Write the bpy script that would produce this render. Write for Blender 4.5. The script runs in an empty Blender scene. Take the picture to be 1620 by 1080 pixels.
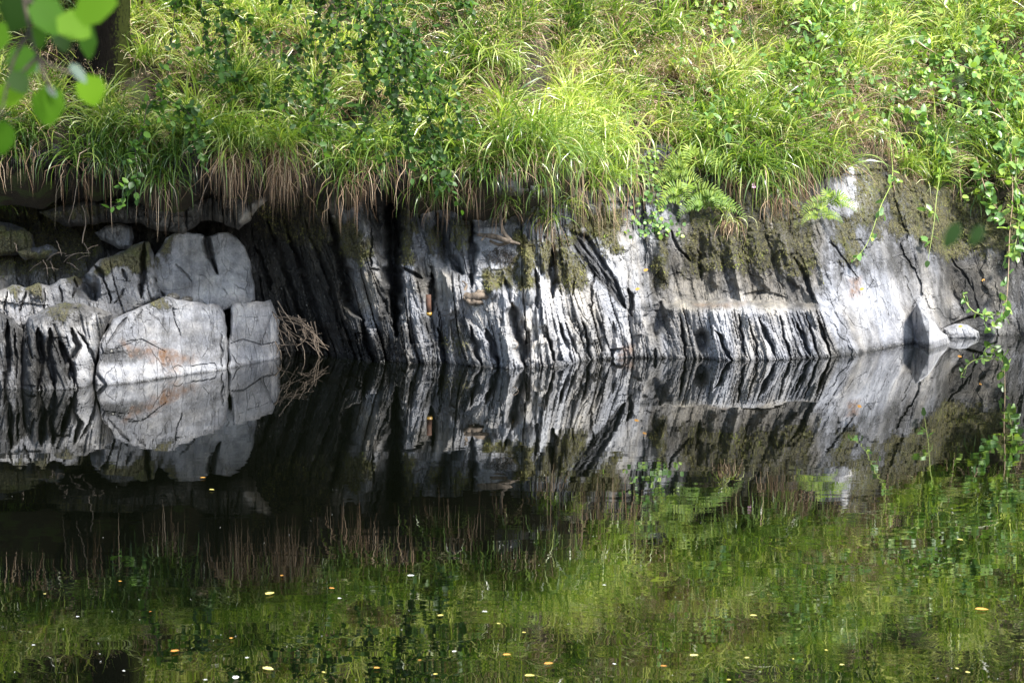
import bpy, math, random
import numpy as np
R = math.radians
rng = np.random.default_rng(7)
random.seed(7)
sc = bpy.context.scene
C = sc.collection

# ------------------------------------------------------------------ camera
FPX, HC, PITCH = 3150.0, 2.0, R(6.6)
cam_d = bpy.data.cameras.new('camera'); cam = bpy.data.objects.new('camera', cam_d); C.objects.link(cam)
cam.location = (0, 0, HC); cam.rotation_euler = (R(90) - PITCH, 0, 0)
cam_d.sensor_width = 36; cam_d.lens = 36 * FPX / 1620; cam_d.clip_end = 500; cam_d.clip_start = 0.1
cam_d.dof.use_dof = True; cam_d.dof.focus_distance = 15.8; cam_d.dof.aperture_fstop = 8.0
sc.camera = cam
# ------------------------------------------------------------------ light
SUN = np.array([0.5, -0.5, 0.86]); SUN /= np.linalg.norm(SUN)
w = bpy.data.worlds.new('World'); sc.world = w; w.use_nodes = True
nt = w.node_tree; bg = nt.nodes['Background']; sky = nt.nodes.new('ShaderNodeTexSky')
sky.sky_type = 'NISHITA'; sky.sun_disc = False
sky.sun_elevation = math.asin(SUN[2]); sky.sun_rotation = math.atan2(SUN[0], SUN[1])
hs = nt.nodes.new('ShaderNodeHueSaturation'); hs.inputs['Saturation'].default_value = .85
nt.links.new(sky.outputs[0], hs.inputs['Color']); nt.links.new(hs.outputs[0], bg.inputs[0]); bg.inputs[1].default_value = 0.135
sd = bpy.data.lights.new('sun', 'SUN'); sd.energy = 4.4; sd.angle = R(10); sd.color = (1, 0.965, 0.9)
so = bpy.data.objects.new('sun', sd); C.objects.link(so)
import mathutils
so.rotation_euler = mathutils.Vector(SUN).to_track_quat('Z', 'Y').to_euler(); so.location = (10, 0, 12)
sc.view_settings.view_transform = 'Standard'; sc.view_settings.look = 'None'
sc.view_settings.gamma = 1; sc.view_settings.exposure = 1.55; sc.view_settings.use_curve_mapping = False

# ------------------------------------------------------------------ maths helpers
cp, sp = math.cos(PITCH), math.sin(PITCH)
def ray(px, py):
    a = (np.asarray(px, float) - 810); b = 540 - np.asarray(py, float)
    return a, FPX * cp + b * sp, -FPX * sp + b * cp
def at(px, py, Y):
    dx, dy, dz = ray(px, py); t = np.asarray(Y, float) / dy
    return np.stack(np.broadcast_arrays(dx * t, Y, HC + dz * t), -1)
def on_water(px, py, z=0.0):
    dx, dy, dz = ray(px, py); t = (z - HC) / dz
    return np.stack([dx * t, dy * t, np.full_like(dx * t, z)], -1)
def proj(P):
    x, y, z = P[..., 0], P[..., 1], P[..., 2] - HC
    f = y * cp - z * sp; u = y * sp + z * cp
    return 810 + FPX * x / f, 540 - FPX * u / f
def h2(ix, iy, s):
    n = (ix.astype(np.int64) * 374761393 + iy.astype(np.int64) * 668265263 + s * 1442695041) & 0xFFFFFFFF
    n = ((n ^ (n >> 13)) * 1274126177) & 0xFFFFFFFF
    n = ((n ^ (n >> 16)) * 2246822519) & 0xFFFFFFFF
    return ((n ^ (n >> 15)) & 0xFFFFFF) / float(0xFFFFFF)
def vn(x, y, s=0):
    ix, iy = np.floor(x), np.floor(y); fx, fy = x - ix, y - iy
    fx = fx * fx * fx * (fx * (fx * 6 - 15) + 10); fy = fy * fy * fy * (fy * (fy * 6 - 15) + 10)
    a, b = h2(ix, iy, s), h2(ix + 1, iy, s); c, d = h2(ix, iy + 1, s), h2(ix + 1, iy + 1, s)
    return (a + (b - a) * fx) * (1 - fy) + (c + (d - c) * fx) * fy
def fbm(x, y, s=0, o=4, g=0.5):
    r, a, t = 0, 1.0, 0
    for i in range(o):
        r = r + a * (vn(x * 2**i + 17.3 * i, y * 2**i + 5.1 * i, s + i) * 2 - 1); t += a; a *= g
    return r / t
def voro(x, y, s=0):
    ix, iy = np.floor(x), np.floor(y)
    f1 = np.full(x.shape, 9.0); f2 = f1.copy(); cid = np.zeros(x.shape)
    for i in (-1, 0, 1):
        for j in (-1, 0, 1):
            cx, cy = ix + i, iy + j
            d = np.hypot(cx + h2(cx, cy, s) - x, cy + h2(cx, cy, s + 9) - y)
            c = h2(cx, cy, s + 21); m = d < f1
            f2 = np.where(m, f1, np.minimum(f2, d)); cid = np.where(m, c, cid); f1 = np.where(m, d, f1)
    return f1, f2, cid
def sstep(a, b, x):
    t = np.clip((x - a) / (b - a), 0, 1); return t * t * (3 - 2 * t)
def seg_dist(PX, PY, pts):
    """distance to a polyline, signed side and how far along (0..1)"""
    best = np.full(PX.shape, 1e9); side = np.zeros(PX.shape); al = np.zeros(PX.shape); nx = np.zeros(PX.shape); ny = np.zeros(PX.shape)
    n = len(pts) - 1
    for i in range(n):
        (x0, y0), (x1, y1) = pts[i], pts[i + 1]; vx, vy = x1 - x0, y1 - y0; L = vx * vx + vy * vy + 1e-9
        t = np.clip(((PX - x0) * vx + (PY - y0) * vy) / L, 0, 1); qx, qy = x0 + t * vx, y0 + t * vy
        d = np.hypot(PX - qx, PY - qy); m = d < best
        best = np.where(m, d, best); side = np.where(m, np.sign(vx * (PY - y0) - vy * (PX - x0)), side)
        al = np.where(m, (i + t) / n, al); nx = np.where(m, qx, nx); ny = np.where(m, qy, ny)
    return best, side, al, nx, ny
def poly_sd(PX, PY, poly):
    """signed distance, positive inside; and the nearest point on the outline"""
    ins = np.zeros(PX.shape, bool); n = len(poly)
    for i in range(n):
        (x0, y0), (x1, y1) = poly[i], poly[(i + 1) % n]
        c = ((y0 > PY) != (y1 > PY)) & (PX < (x1 - x0) * (PY - y0) / ((y1 - y0) or 1e-9) + x0); ins ^= c
    d, _, _, nx, ny = seg_dist(PX, PY, list(poly) + [poly[0]])
    return np.where(ins, d, -d), nx, ny
def pmask(PX, PY, poly, feather=8, wob=6, s=0):
    a = np.array(poly, float); x0, y0 = a.min(0) - 30; x1, y1 = a.max(0) + 30
    out = np.zeros(PX.shape); m = (PX > x0) & (PX < x1) & (PY > y0) & (PY < y1)
    if m.any():
        q, _, _ = poly_sd(PX[m], PY[m], poly)
        q = q + wob * fbm(PX[m] / 14, PY[m] / 18, s + 3, 3)
        out[m] = sstep(-feather, feather, q)
    return out
def groove(PX, PY, D, pts, wd, dep, wob=3.0, taper=True, side=0):
    a = np.array(pts, float); x0, y0 = a.min(0) - wd * 5 - 5; x1, y1 = a.max(0) + wd * 5 + 5
    m = (PX > x0) & (PX < x1) & (PY > y0) & (PY < y1)
    if not m.any(): return
    qx = PX[m] + wob * fbm(PX[m] / 40, PY[m] / 13, 5, 3) * 1.5
    d, sd_, al, _, _ = seg_dist(qx, PY[m], pts)
    ww = wd * (1.0 if not taper else np.clip(1.15 - np.abs(al * 2 - 1) ** 3, .25, 1.2))
    ww = ww * (.55 + .9 * vn(PX[m] / 9, PY[m] / 16, 611))
    g = np.exp(-(d / ww) ** (3 if dep > 0 else 2)) if wd < 8 else np.exp(-(d / ww) ** 2)
    if side: g = np.where(sd_ * side > 0, np.exp(-(d / (ww * 3)) ** 2), g)
    D[m] += dep * g

# ------------------------------------------------------------------ mesh helpers
def mesh_obj(name, V, quads=None, tris=None, mat=None, parent=None, attrs=None, smooth=True):
    V = np.asarray(V, np.float32).reshape(-1, 3)
    me = bpy.data.meshes.new(name); me.vertices.add(len(V)); me.vertices.foreach_set('co', V.ravel())
    nq = 0 if quads is None else len(quads); ntri = 0 if tris is None else len(tris)
    idx = []; st = []; k = 0
    if nq: idx.append(np.asarray(quads, np.int32).ravel()); st.append(np.arange(nq) * 4); k = nq * 4
    if ntri: idx.append(np.asarray(tris, np.int32).ravel()); st.append(k + np.arange(ntri) * 3)
    idx = np.concatenate(idx).astype(np.int32); st = np.concatenate(st).astype(np.int32)
    me.loops.add(len(idx)); me.loops.foreach_set('vertex_index', idx)
    me.polygons.add(nq + ntri); me.polygons.foreach_set('loop_start', st)
    me.update(calc_edges=True)
    me.polygons.foreach_set('use_smooth', np.full(nq + ntri, smooth, bool))
    for k_, v in (attrs or {}).items():
        a = me.attributes.new(k_, 'FLOAT', 'POINT'); a.data.foreach_set('value', np.asarray(v, np.float32).ravel())
    me.validate(); me.update()
    if mat: me.materials.append(mat)
    if mat and mat.name == 'slate_rock': me.polygons.foreach_set('use_smooth', np.zeros(len(me.polygons), bool))
    o = bpy.data.objects.new(name, me); C.objects.link(o)
    if parent: o.parent = parent
    return o
def tag(o, label=None, cat=None, group=None, kind=None):
    if label: o['label'] = label
    if cat: o['category'] = cat
    if group: o['group'] = group
    if kind: o['kind'] = kind
    return o
def empty(name, loc, label, cat, group=None):
    o = bpy.data.objects.new(name, None); C.objects.link(o); o.location = loc; o.empty_display_size = .1
    return tag(o, label, cat, group)
def grid_quads(h, w_):
    i = np.arange(h * w_).reshape(h, w_)
    return np.stack([i[:-1, :-1], i[1:, :-1], i[1:, 1:], i[:-1, 1:]], -1)
def tube(pts, rad, sides=6, loc=(0, 0, 0)):
    P = np.array(pts, float) - np.array(loc); n = len(P)
    r = np.broadcast_to(np.array(rad, float), (n,)) if np.ndim(rad) <= 1 and np.size(rad) in (1, n) else np.interp(np.linspace(0, 1, n), np.linspace(0, 1, len(rad)), rad)
    T = np.gradient(P, axis=0); T /= np.linalg.norm(T, axis=1)[:, None] + 1e-9
    ref = np.array([0.13, 0.97, 0.2]) if abs(T[:, 2]).mean() > .6 else np.array([0, 0.1, 1.0])
    A = np.cross(T, ref); A /= np.linalg.norm(A, axis=1)[:, None] + 1e-9; B = np.cross(T, A)
    an = np.linspace(0, 2 * math.pi, sides, endpoint=False)
    V = P[:, None] + r[:, None, None] * (np.cos(an)[None, :, None] * A[:, None] + np.sin(an)[None, :, None] * B[:, None])
    V = V.reshape(-1, 3); q = []
    for i in range(n - 1):
        for j in range(sides):
            k = (j + 1) % sides; q.append((i * sides + j, i * sides + k, (i + 1) * sides + k, (i + 1) * sides + j))
    t = []
    V = np.vstack([V, P[:1], P[-1:]]); c0, c1 = n * sides, n * sides + 1
    for j in range(sides):
        k = (j + 1) % sides; t.append((c0, k, j)); t.append((c1, (n - 1) * sides + j, (n - 1) * sides + k))
    return V, np.array(q), np.array(t)
class MB:
    def __init__(s): s.V = []; s.Q = []; s.T = []; s.A = {}; s.n = 0
    def add(s, V, q=None, t=None, **at_):
        V = np.asarray(V, float).reshape(-1, 3); s.V.append(V)
        if q is not None and len(q): s.Q.append(np.asarray(q) + s.n)
        if t is not None and len(t): s.T.append(np.asarray(t) + s.n)
        for k, v in at_.items(): s.A.setdefault(k, []).append(np.broadcast_to(np.asarray(v, float), (len(V),)))
        s.n += len(V)
    def build(s, name, mat, parent=None, smooth=True):
        return mesh_obj(name, np.vstack(s.V), np.vstack(s.Q) if s.Q else None, np.vstack(s.T) if s.T else None, mat, parent,
                        {k: np.concatenate(v) for k, v in s.A.items()}, smooth)
def smooth_line(pts, n=24):
    P = np.array(pts, float); k = len(P)
    if k < 3: return np.stack([np.interp(np.linspace(0, 1, n), [0, 1], P[:, i]) for i in range(P.shape[1])], -1)
    Q = np.vstack([2 * P[0] - P[1], P, 2 * P[-1] - P[-2]]); out = []
    for t in np.linspace(0, k - 1 - 1e-6, n):
        i = int(t); f = t - i; p0, p1, p2, p3 = Q[i:i + 4]
        out.append(.5 * ((2 * p1) + (-p0 + p2) * f + (2 * p0 - 5 * p1 + 4 * p2 - p3) * f * f + (-p0 + 3 * p1 - 3 * p2 + p3) * f**3))
    return np.array(out)

# ------------------------------------------------------------------ materials
def new_mat(name):
    m = bpy.data.materials.new(name); m.use_nodes = True; n = m.node_tree.nodes; n.clear()
    out = n.new('ShaderNodeOutputMaterial'); return m, m.node_tree, out
def nd(t, kind, **kw):
    n = t.nodes.new('ShaderNode' + kind)
    for k, v in kw.items():
        if k.startswith('i_'): n.inputs[k[2:].replace('_', ' ')].default_value = v
        else: setattr(n, k, v)
    return n
def attr(t, name): return nd(t, 'Attribute', attribute_name=name).outputs['Fac']
def math_(t, op, a, b=None, clamp=False):
    n = nd(t, 'Math', operation=op, use_clamp=clamp)
    for i, v in enumerate((a, b)):
        if v is None: continue
        if isinstance(v, (int, float)): n.inputs[i].default_value = v
        else: t.links.new(v, n.inputs[i])
    return n.outputs[0]
def mixc(t, f, a, b, mode='MIX'):
    n = nd(t, 'Mix', data_type='RGBA', blend_type=mode)
    for i, v in ((0, f), (6, a), (7, b)):
        if isinstance(v, (int, float)): n.inputs[i].default_value = v
        elif isinstance(v, tuple): n.inputs[i].default_value = (*v, 1)
        else: t.links.new(v, n.inputs[i])
    return n.outputs[2]
def ramp(t, f, stops):
    n = nd(t, 'ValToRGB'); e = n.color_ramp.elements
    while len(e) < len(stops): e.new(.5)
    for el, (p, c) in zip(e, stops): el.position = p; el.color = (*c, 1)
    t.links.new(f, n.inputs[0]); return n.outputs[0]
def noise(t, scale, detail=4, rough=.6, vec=None, dist=0):
    n = nd(t, 'TexNoise'); n.inputs['Scale'].default_value = scale; n.inputs['Detail'].default_value = detail
    n.inputs['Roughness'].default_value = rough; n.inputs['Distortion'].default_value = dist
    if vec is None: vec = nd(t, 'TexCoord').outputs['Object']
    t.links.new(vec, n.inputs['Vector']); return n.outputs['Fac']
def scaled(t, s):
    n = nd(t, 'Mapping'); n.inputs['Scale'].default_value = s
    t.links.new(nd(t, 'TexCoord').outputs['Object'], n.inputs['Vector']); return n.outputs[0]

def rock_mat():
    m, t, out = new_mat('slate_rock')
    n1 = noise(t, 9, 6, .7); n2 = noise(t, 60, 4, .7); n3 = noise(t, 3, 5, .6, scaled(t, (3.2, 1, .7)), .6)
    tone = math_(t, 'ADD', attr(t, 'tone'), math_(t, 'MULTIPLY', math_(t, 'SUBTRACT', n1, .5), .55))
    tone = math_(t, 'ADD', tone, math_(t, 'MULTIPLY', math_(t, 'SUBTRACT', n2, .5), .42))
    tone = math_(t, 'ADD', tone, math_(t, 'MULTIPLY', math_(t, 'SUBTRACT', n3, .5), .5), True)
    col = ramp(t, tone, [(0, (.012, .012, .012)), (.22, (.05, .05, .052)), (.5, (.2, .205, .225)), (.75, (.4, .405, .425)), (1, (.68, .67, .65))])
    warm = mixc(t, 1, col, (1.0, .87, .64), 'MULTIPLY')
    col = mixc(t, math_(t, 'MULTIPLY', attr(t, 'warm'), math_(t, 'ADD', n1, .3), True), col, warm)
    spots = nd(t, 'TexVoronoi'); spots.inputs['Scale'].default_value = 16; t.links.new(nd(t, 'TexCoord').outputs['Object'], spots.inputs['Vector'])
    cv = nd(t, 'TexVoronoi', feature='DISTANCE_TO_EDGE'); cv.inputs['Scale'].default_value = 1; cm = nd(t, 'VectorMath', operation='ADD')
    nv = nd(t, 'TexNoise'); nv.inputs['Scale'].default_value = 6; nv.inputs['Detail'].default_value = 5; t.links.new(nd(t, 'TexCoord').outputs['Object'], nv.inputs['Vector'])
    t.links.new(scaled(t, (11, 11, 2.6)), cm.inputs[0]); t.links.new(mixc(t, .9, (0, 0, 0), nv.outputs['Color']), cm.inputs[1]); t.links.new(cm.outputs[0], cv.inputs['Vector'])
    crk = ramp(t, cv.outputs['Distance'], [(.0, (1, 1, 1)), (.03, (0, 0, 0))]); crk = math_(t, 'MULTIPLY', crk, ramp(t, noise(t, 5, 3, .6), [(.42, (0, 0, 0)), (.58, (1, 1, 1))]))
    col = mixc(t, math_(t, 'MULTIPLY', crk, .4), col, (.03, .028, .026))
    # pale lichen flecks
    fl = ramp(t, noise(t, 34, 5, .75), [(.6, (0, 0, 0)), (.66, (1, 1, 1))])
    col = mixc(t, math_(t, 'MULTIPLY', fl, .35), col, (.42, .41, .36))
    st = math_(t, 'MULTIPLY', attr(t, 'stain'), ramp(t, n1, [(.35, (0, 0, 0)), (.6, (1, 1, 1))]), True)
    col = mixc(t, st, col, mixc(t, n2, (.05, .025, .012), (.2, .105, .05)))
    mo = math_(t, 'ADD', attr(t, 'moss'), math_(t, 'MULTIPLY', math_(t, 'SUBTRACT', noise(t, 20, 7, .85, scaled(t, (1.6, 1, .6))), .5), 3.2), True)
    mo = ramp(t, mo, [(.36, (0, 0, 0)), (.8, (1, 1, 1))])
    mcol = mixc(t, ramp(t, noise(t, 75, 4, .8), [(.35, (0, 0, 0)), (.68, (1, 1, 1))]), (.04, .035, .017), (.31, .285, .14))
    mcol = mixc(t, math_(t, 'MULTIPLY', ramp(t, noise(t, 7, 3, .6), [(.52, (0, 0, 0)), (.72, (1, 1, 1))]), .6), mcol, (.15, .18, .03))
    mof = math_(t, 'MULTIPLY', mo, math_(t, 'GREATER_THAN', attr(t, 'moss'), .03))
    col = mixc(t, mof, col, mcol)
    b = nd(t, 'BsdfPrincipled'); t.links.new(col, b.inputs['Base Color'])
    ro = math_(t, 'ADD', math_(t, 'MULTIPLY', attr(t, 'wet'), -.45), math_(t, 'ADD', .62, math_(t, 'MULTIPLY', mof, .3)), True)
    t.links.new(ro, b.inputs['Roughness']); b.inputs['Specular IOR Level'].default_value = .4
    h = math_(t, 'ADD', math_(t, 'MULTIPLY', noise(t, 45, 6, .75, scaled(t, (1.6, 1, .5))), .6), math_(t, 'MULTIPLY', noise(t, 110, 3, .7), math_(t, 'ADD', .25, math_(t, 'MULTIPLY', mof, 1.3))))
    h = math_(t, 'SUBTRACT', h, math_(t, 'MULTIPLY', crk, .5))
    bp = nd(t, 'Bump'); bp.inputs['Strength'].default_value = 1; bp.inputs['Distance'].default_value = .025
    t.links.new(h, bp.inputs['Height']); t.links.new(bp.outputs[0], b.inputs['Normal'])
    t.links.new(b.outputs[0], out.inputs[0]); return m
def soil_mat():
    m, t, out = new_mat('bank_soil')
    col = mixc(t, noise(t, 14, 6, .75), (.01, .008, .005), (.06, .045, .022))
    col = mixc(t, ramp(t, noise(t, 5, 4, .6), [(.5, (0, 0, 0)), (.6, (1, 1, 1))]), col, (.05, .07, .015))
    b = nd(t, 'BsdfPrincipled'); b.inputs['Roughness'].default_value = .95; t.links.new(col, b.inputs['Base Color'])
    bp = nd(t, 'Bump'); bp.inputs['Distance'].default_value = .04; t.links.new(noise(t, 30, 6, .8), bp.inputs['Height'])
    t.links.new(bp.outputs[0], b.inputs['Normal']); t.links.new(b.outputs[0], out.inputs[0]); return m
def leaf_mat(name, stops, rough=.38, trans=.45, tr_boost=1.6, spec=.5):
    m, t, out = new_mat(name)
    col = ramp(t, attr(t, 'tint'), stops)
    b = nd(t, 'BsdfPrincipled'); b.inputs['Roughness'].default_value = rough; b.inputs['Specular IOR Level'].default_value = spec
    t.links.new(col, b.inputs['Base Color'])
    tr = nd(t, 'BsdfTranslucent'); g = nd(t, 'Gamma'); g.inputs[1].default_value = .85
    t.links.new(mixc(t, 1, col, (tr_boost * .97, tr_boost, tr_boost * .45), 'MULTIPLY'), tr.inputs[0])
    mx = nd(t, 'MixShader'); mx.inputs[0].default_value = trans
    t.links.new(b.outputs[0], mx.inputs[1]); t.links.new(tr.outputs[0], mx.inputs[2]); t.links.new(mx.outputs[0], out.inputs[0]); return m
def plain_mat(name, c1, c2, scale=20, rough=.8, stretch=(1, 1, 1), bump=.006):
    m, t, out = new_mat(name); v = scaled(t, stretch); n = noise(t, scale, 5, .7, v)
    b = nd(t, 'BsdfPrincipled'); b.inputs['Roughness'].default_value = rough
    t.links.new(mixc(t, ramp(t, n, [(.3, (0, 0, 0)), (.7, (1, 1, 1))]), c1, c2), b.inputs['Base Color'])
    bp = nd(t, 'Bump'); bp.inputs['Distance'].default_value = bump; t.links.new(n, bp.inputs['Height']); t.links.new(bp.outputs[0], b.inputs['Normal'])
    t.links.new(b.outputs[0], out.inputs[0]); return m
def bark_mat():
    m, t, out = new_mat('mossy_bark')
    n = noise(t, 12, 6, .7, scaled(t, (2, 2, .5))); n2 = noise(t, 40, 5, .8)
    col = mixc(t, n, (.0015, .0013, .001), (.013, .011, .009))
    geo = nd(t, 'NewGeometry'); sx = nd(t, 'SeparateXYZ'); t.links.new(geo.outputs['Normal'], sx.inputs[0])
    f = math_(t, 'ADD', math_(t, 'MULTIPLY', attr(t, 'moss'), 1.0), math_(t, 'MULTIPLY', math_(t, 'SUBTRACT', n2, .5), 1.2), True)
    col = mixc(t, ramp(t, f, [(.45, (0, 0, 0)), (.6, (1, 1, 1))]), col, mixc(t, n2, (.008, .011, .004), (.05, .06, .014)))
    b = nd(t, 'BsdfPrincipled'); b.inputs['Roughness'].default_value = 1; b.inputs['Specular IOR Level'].default_value = .05; t.links.new(col, b.inputs['Base Color'])
    bp = nd(t, 'Bump'); bp.inputs['Distance'].default_value = .03; t.links.new(n, bp.inputs['Height']); t.links.new(bp.outputs[0], b.inputs['Normal'])
    t.links.new(b.outputs[0], out.inputs[0]); return m
def water_mat():
    m, t, out = new_mat('river_water')
    b = nd(t, 'BsdfPrincipled'); b.inputs['Base Color'].default_value = (.0012, .0016, .0008, 1); b.inputs['Roughness'].default_value = 0.0
    b.inputs['IOR'].default_value = 1.6; b.inputs['Specular IOR Level'].default_value = .5
    # ripples: long low swell, small wavelets in patches; calmer near the far bank
    tc = nd(t, 'TexCoord').outputs['Object']; sep = nd(t, 'SeparateXYZ'); t.links.new(tc, sep.inputs[0])
    n1 = noise(t, 1.0, 1, .4, scaled(t, (2.6, 6.5, 1)), .4)
    n2 = noise(t, 1.0, 2, .5, scaled(t, (9, 16, 1)), .3)
    patch = ramp(t, noise(t, 1.0, 2, .5, scaled(t, (.35, .8, 1))), [(.42, (.12, .12, .12)), (.62, (1, 1, 1))])
    mr = nd(t, 'MapRange'); mr.inputs[1].default_value = 15.5; mr.inputs[2].default_value = 9.5; mr.inputs[3].default_value = .06; mr.inputs[4].default_value = 1
    t.links.new(sep.outputs[1], mr.inputs[0])
    h = math_(t, 'ADD', math_(t, 'MULTIPLY', n1, .0005), math_(t, 'MULTIPLY', math_(t, 'MULTIPLY', n2, .00018), patch))
    h = math_(t, 'MULTIPLY', h, mr.outputs[0])
    bp = nd(t, 'Bump'); bp.inputs['Strength'].default_value = 1; bp.inputs['Distance'].default_value = 1.0
    t.links.new(h, bp.inputs['Height']); t.links.new(bp.outputs[0], b.inputs['Normal']); t.links.new(b.outputs[0], out.inputs[0]); return m

ROCK, SOIL, BARK, WATER = rock_mat(), soil_mat(), bark_mat(), water_mat()
GREEN = [(0, (.02, .045, .01)), (.3, (.06, .13, .022)), (.6, (.19, .29, .05)), (.82, (.4, .47, .11)), (1, (.74, .75, .46))]
GRASS = leaf_mat('rush_blades', GREEN, .3, .42, 1.6, .8)
DEAD = leaf_mat('dead_blades', [(0, (.06, .035, .02)), (.5, (.27, .175, .11)), (1, (.58, .45, .32))], .7, .2, 1.1, .2)
BROAD = leaf_mat('tree_leaves', [(0, (.02, .05, .01)), (.5, (.05, .115, .02)), (1, (.14, .26, .03))], .45, .4, 1.6, .35)
BRAM = leaf_mat('bramble_leaves', [(0, (.07, .15, .05)), (.5, (.16, .3, .08)), (1, (.36, .48, .08))], .38, .35, 1.4)
FERN = leaf_mat('fern_fronds', [(0, (.06, .13, .02)), (.5, (.15, .26, .03)), (1, (.34, .42, .05))], .5, .45, 1.4)
ALDER = leaf_mat('near_leaves', [(0, (.015, .035, .008)), (.5, (.05, .13, .01)), (1, (.17, .31, .015))], .6, .6, 1.7, .12)
PALE = leaf_mat('pale_leaf_undersides', [(0, (.1, .14, .11)), (1, (.2, .26, .22))], .6, .2, 1, .2)
TWIG = plain_mat('dark_twig', (.02, .014, .01), (.09, .065, .045), 30, .8)
DRIFT = plain_mat('driftwood', (.03, .022, .016), (.2, .155, .115), 8, .8, (3, 3, 1))
GSTEM = plain_mat('green_stem', (.14, .2, .04), (.3, .36, .08), 20, .5)
RSTEM = plain_mat('reddish_stem', (.16, .1, .06), (.3, .22, .12), 20, .5)

# ------------------------------------------------------------------ far bank: depth of the rock face
PYW = np.array([(-260, 566), (440, 562), (520, 565), (560, 568), (620, 572), (700, 575), (760, 580), (840, 582), (870, 578), (910, 573), (1000, 565), (1060, 567), (1180, 569), (1300, 566), (1350, 560), (1420, 546), (1480, 538), (1505, 530), (1620, 531), (1900, 528)], float)
def Yw(px): return on_water(np.asarray(px, float), np.interp(px, PYW[:, 0], PYW[:, 1]))[..., 1]
RIM = np.array([(-260, 262), (-20, 244), (30, 254), (75, 226), (120, 244), (170, 226), (215, 264), (255, 272), (300, 228), (345, 238), (375, 250), (405, 226), (450, 250), (495, 222), (545, 278), (575, 262), (612, 240), (655, 280), (700, 262), (740, 292), (790, 276), (850, 300), (900, 296), (960, 300), (1010, 250), (1050, 225), (1090, 262), (1200, 305), (1330, 275), (1365, 245), (1400, 262), (1440, 290), (1480, 306), (1540, 300), (1580, 312), (1620, 296), (1900, 280)], float)
PROF = {  # column px: (py, metres behind the waterline)
    -260: [(640, -.9), (460, -.7), (440, -.6), (385, .1), (355, .5), (335, .35), (300, -.35), (258, -.95), (200, -.9)],
    230: [(640, -.6), (470, -.3), (430, -.1), (385, .4), (355, .6), (335, .25), (300, -.35), (262, -.95), (200, -.9)],
    330: [(640, -.2), (470, .1), (400, .45), (370, .6), (345, .4), (320, -.05), (300, -.4), (262, -.9), (200, -.9)],
    410: [(640, .2), (450, .35), (380, .5), (350, .4), (325, .0), (300, -.35), (265, -.85), (200, -.85)],
    480: [(640, .3), (450, .3), (380, .3), (350, .2), (325, .05), (300, -.3), (270, -.7), (200, -.7)],
    535: [(640, .0), (450, .1), (380, .2), (340, .25), (320, .1), (300, -.2), (270, -.45), (200, -.45)],
    570: [(640, -.05), (450, 0), (360, .1), (330, .15), (310, .05), (285, -.3), (200, -.3)],
    640: [(640, -.05), (450, .08), (380, .25), (335, .5), (310, .2), (280, -.15), (200, -.15)],
    700: [(640, -.05), (575, 0), (450, .12), (400, .25), (360, .4), (330, .6), (305, .3), (280, -.1), (200, 0)],
    800: [(640, -.1), (582, 0), (500, .05), (462, .12), (440, .35), (400, .5), (350, .7), (325, .6), (300, .1), (270, .0), (200, .1)],
    900: [(640, -.1), (573, 0), (470, .1), (400, .22), (350, .38), (320, .5), (295, .35), (200, .5)],
    1000: [(640, -.1), (565, 0), (480, .15), (400, .3), (320, .45), (260, .6), (200, .9)],
    1100: [(640, -.08), (569, 0), (500, .04), (486, .1), (478, .42), (400, .6), (330, .78), (280, .9), (220, 1.0)],
    1200: [(640, -.08), (569, 0), (500, .05), (488, .12), (479, .5), (400, .68), (330, .88), (290, 1.0), (230, 1.0)],
    1300: [(640, -.08), (566, 0), (490, .15), (478, .33), (400, .6), (330, .9), (280, 1.15), (230, 1.3)],
    1400: [(640, -.1), (548, 0), (480, .22), (400, .5), (330, .85), (280, 1.1), (240, 1.3), (200, 1.35)],
    1500: [(640, -.1), (530, 0), (450, .28), (400, .45), (350, .65), (300, .72), (250, .9), (200, 1.0)],
    1620: [(640, -.1), (531, 0), (450, .2), (400, .38), (350, .52), (300, .6), (250, .8), (200, .9)],
    1900: [(640, -.1), (531, 0), (450, .3), (400, .45), (350, .6), (300, .7), (250, .9), (200, 1.0)]}
ST = 1.5
cx_ = np.arange(-260, 1880, ST); cy_ = np.arange(196, 640, ST * .9)
PX, PY = np.meshgrid(cx_, cy_)
keys = sorted(PROF); cols = []
for k in keys:
    p = sorted(PROF[k]); cols.append(np.interp(cy_, [a for a, b in p], [b for a, b in p]))
cols = np.array(cols)
D = np.stack([np.interp(cx_, keys, cols[:, i]) for i in range(len(cy_))])
wv = 9 * fbm(cx_ / 28, cx_ * 0, 801, 3) + 4 * (h2(np.floor(cx_ / 13 + .4 * vn(cx_ / 9, cx_ * 0, 804)), cx_ * 0, 803) - .5); wv = wv * (1 - sstep(1440, 1480, cx_))
for j in range(len(cx_)): D[:, j] = np.interp(cy_ + wv[j], cy_, D[:, j])
def blur(A, n, ax):
    for _ in range(2):
        c = np.cumsum(np.concatenate([np.repeat(A.take([0], ax), n + 1, ax), A, np.repeat(A.take([-1], ax), n, ax)], ax), ax)
        L = A.shape[ax]; A = (c.take(range(2 * n + 1, 2 * n + 1 + L), ax) - c.take(range(0, L), ax)) / (2 * n + 1)
    return A
D = blur(blur(D, 2, 1), 1, 0)
def strata_u(PX, PY):
    k = np.interp(PX, [-260, 380, 500, 560, 700, 900, 1010, 1100, 1320, 1420, 1620], [.1, .25, .35, .15, .12, .2, .15, .28, .3, .35, .3])
    k = k + .22 * fbm(PX / 75, PX * 0, 990, 2)
    return PX - k * (PY - 570) - 0.0006 * (PY - 450) ** 2 * .3
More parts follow.
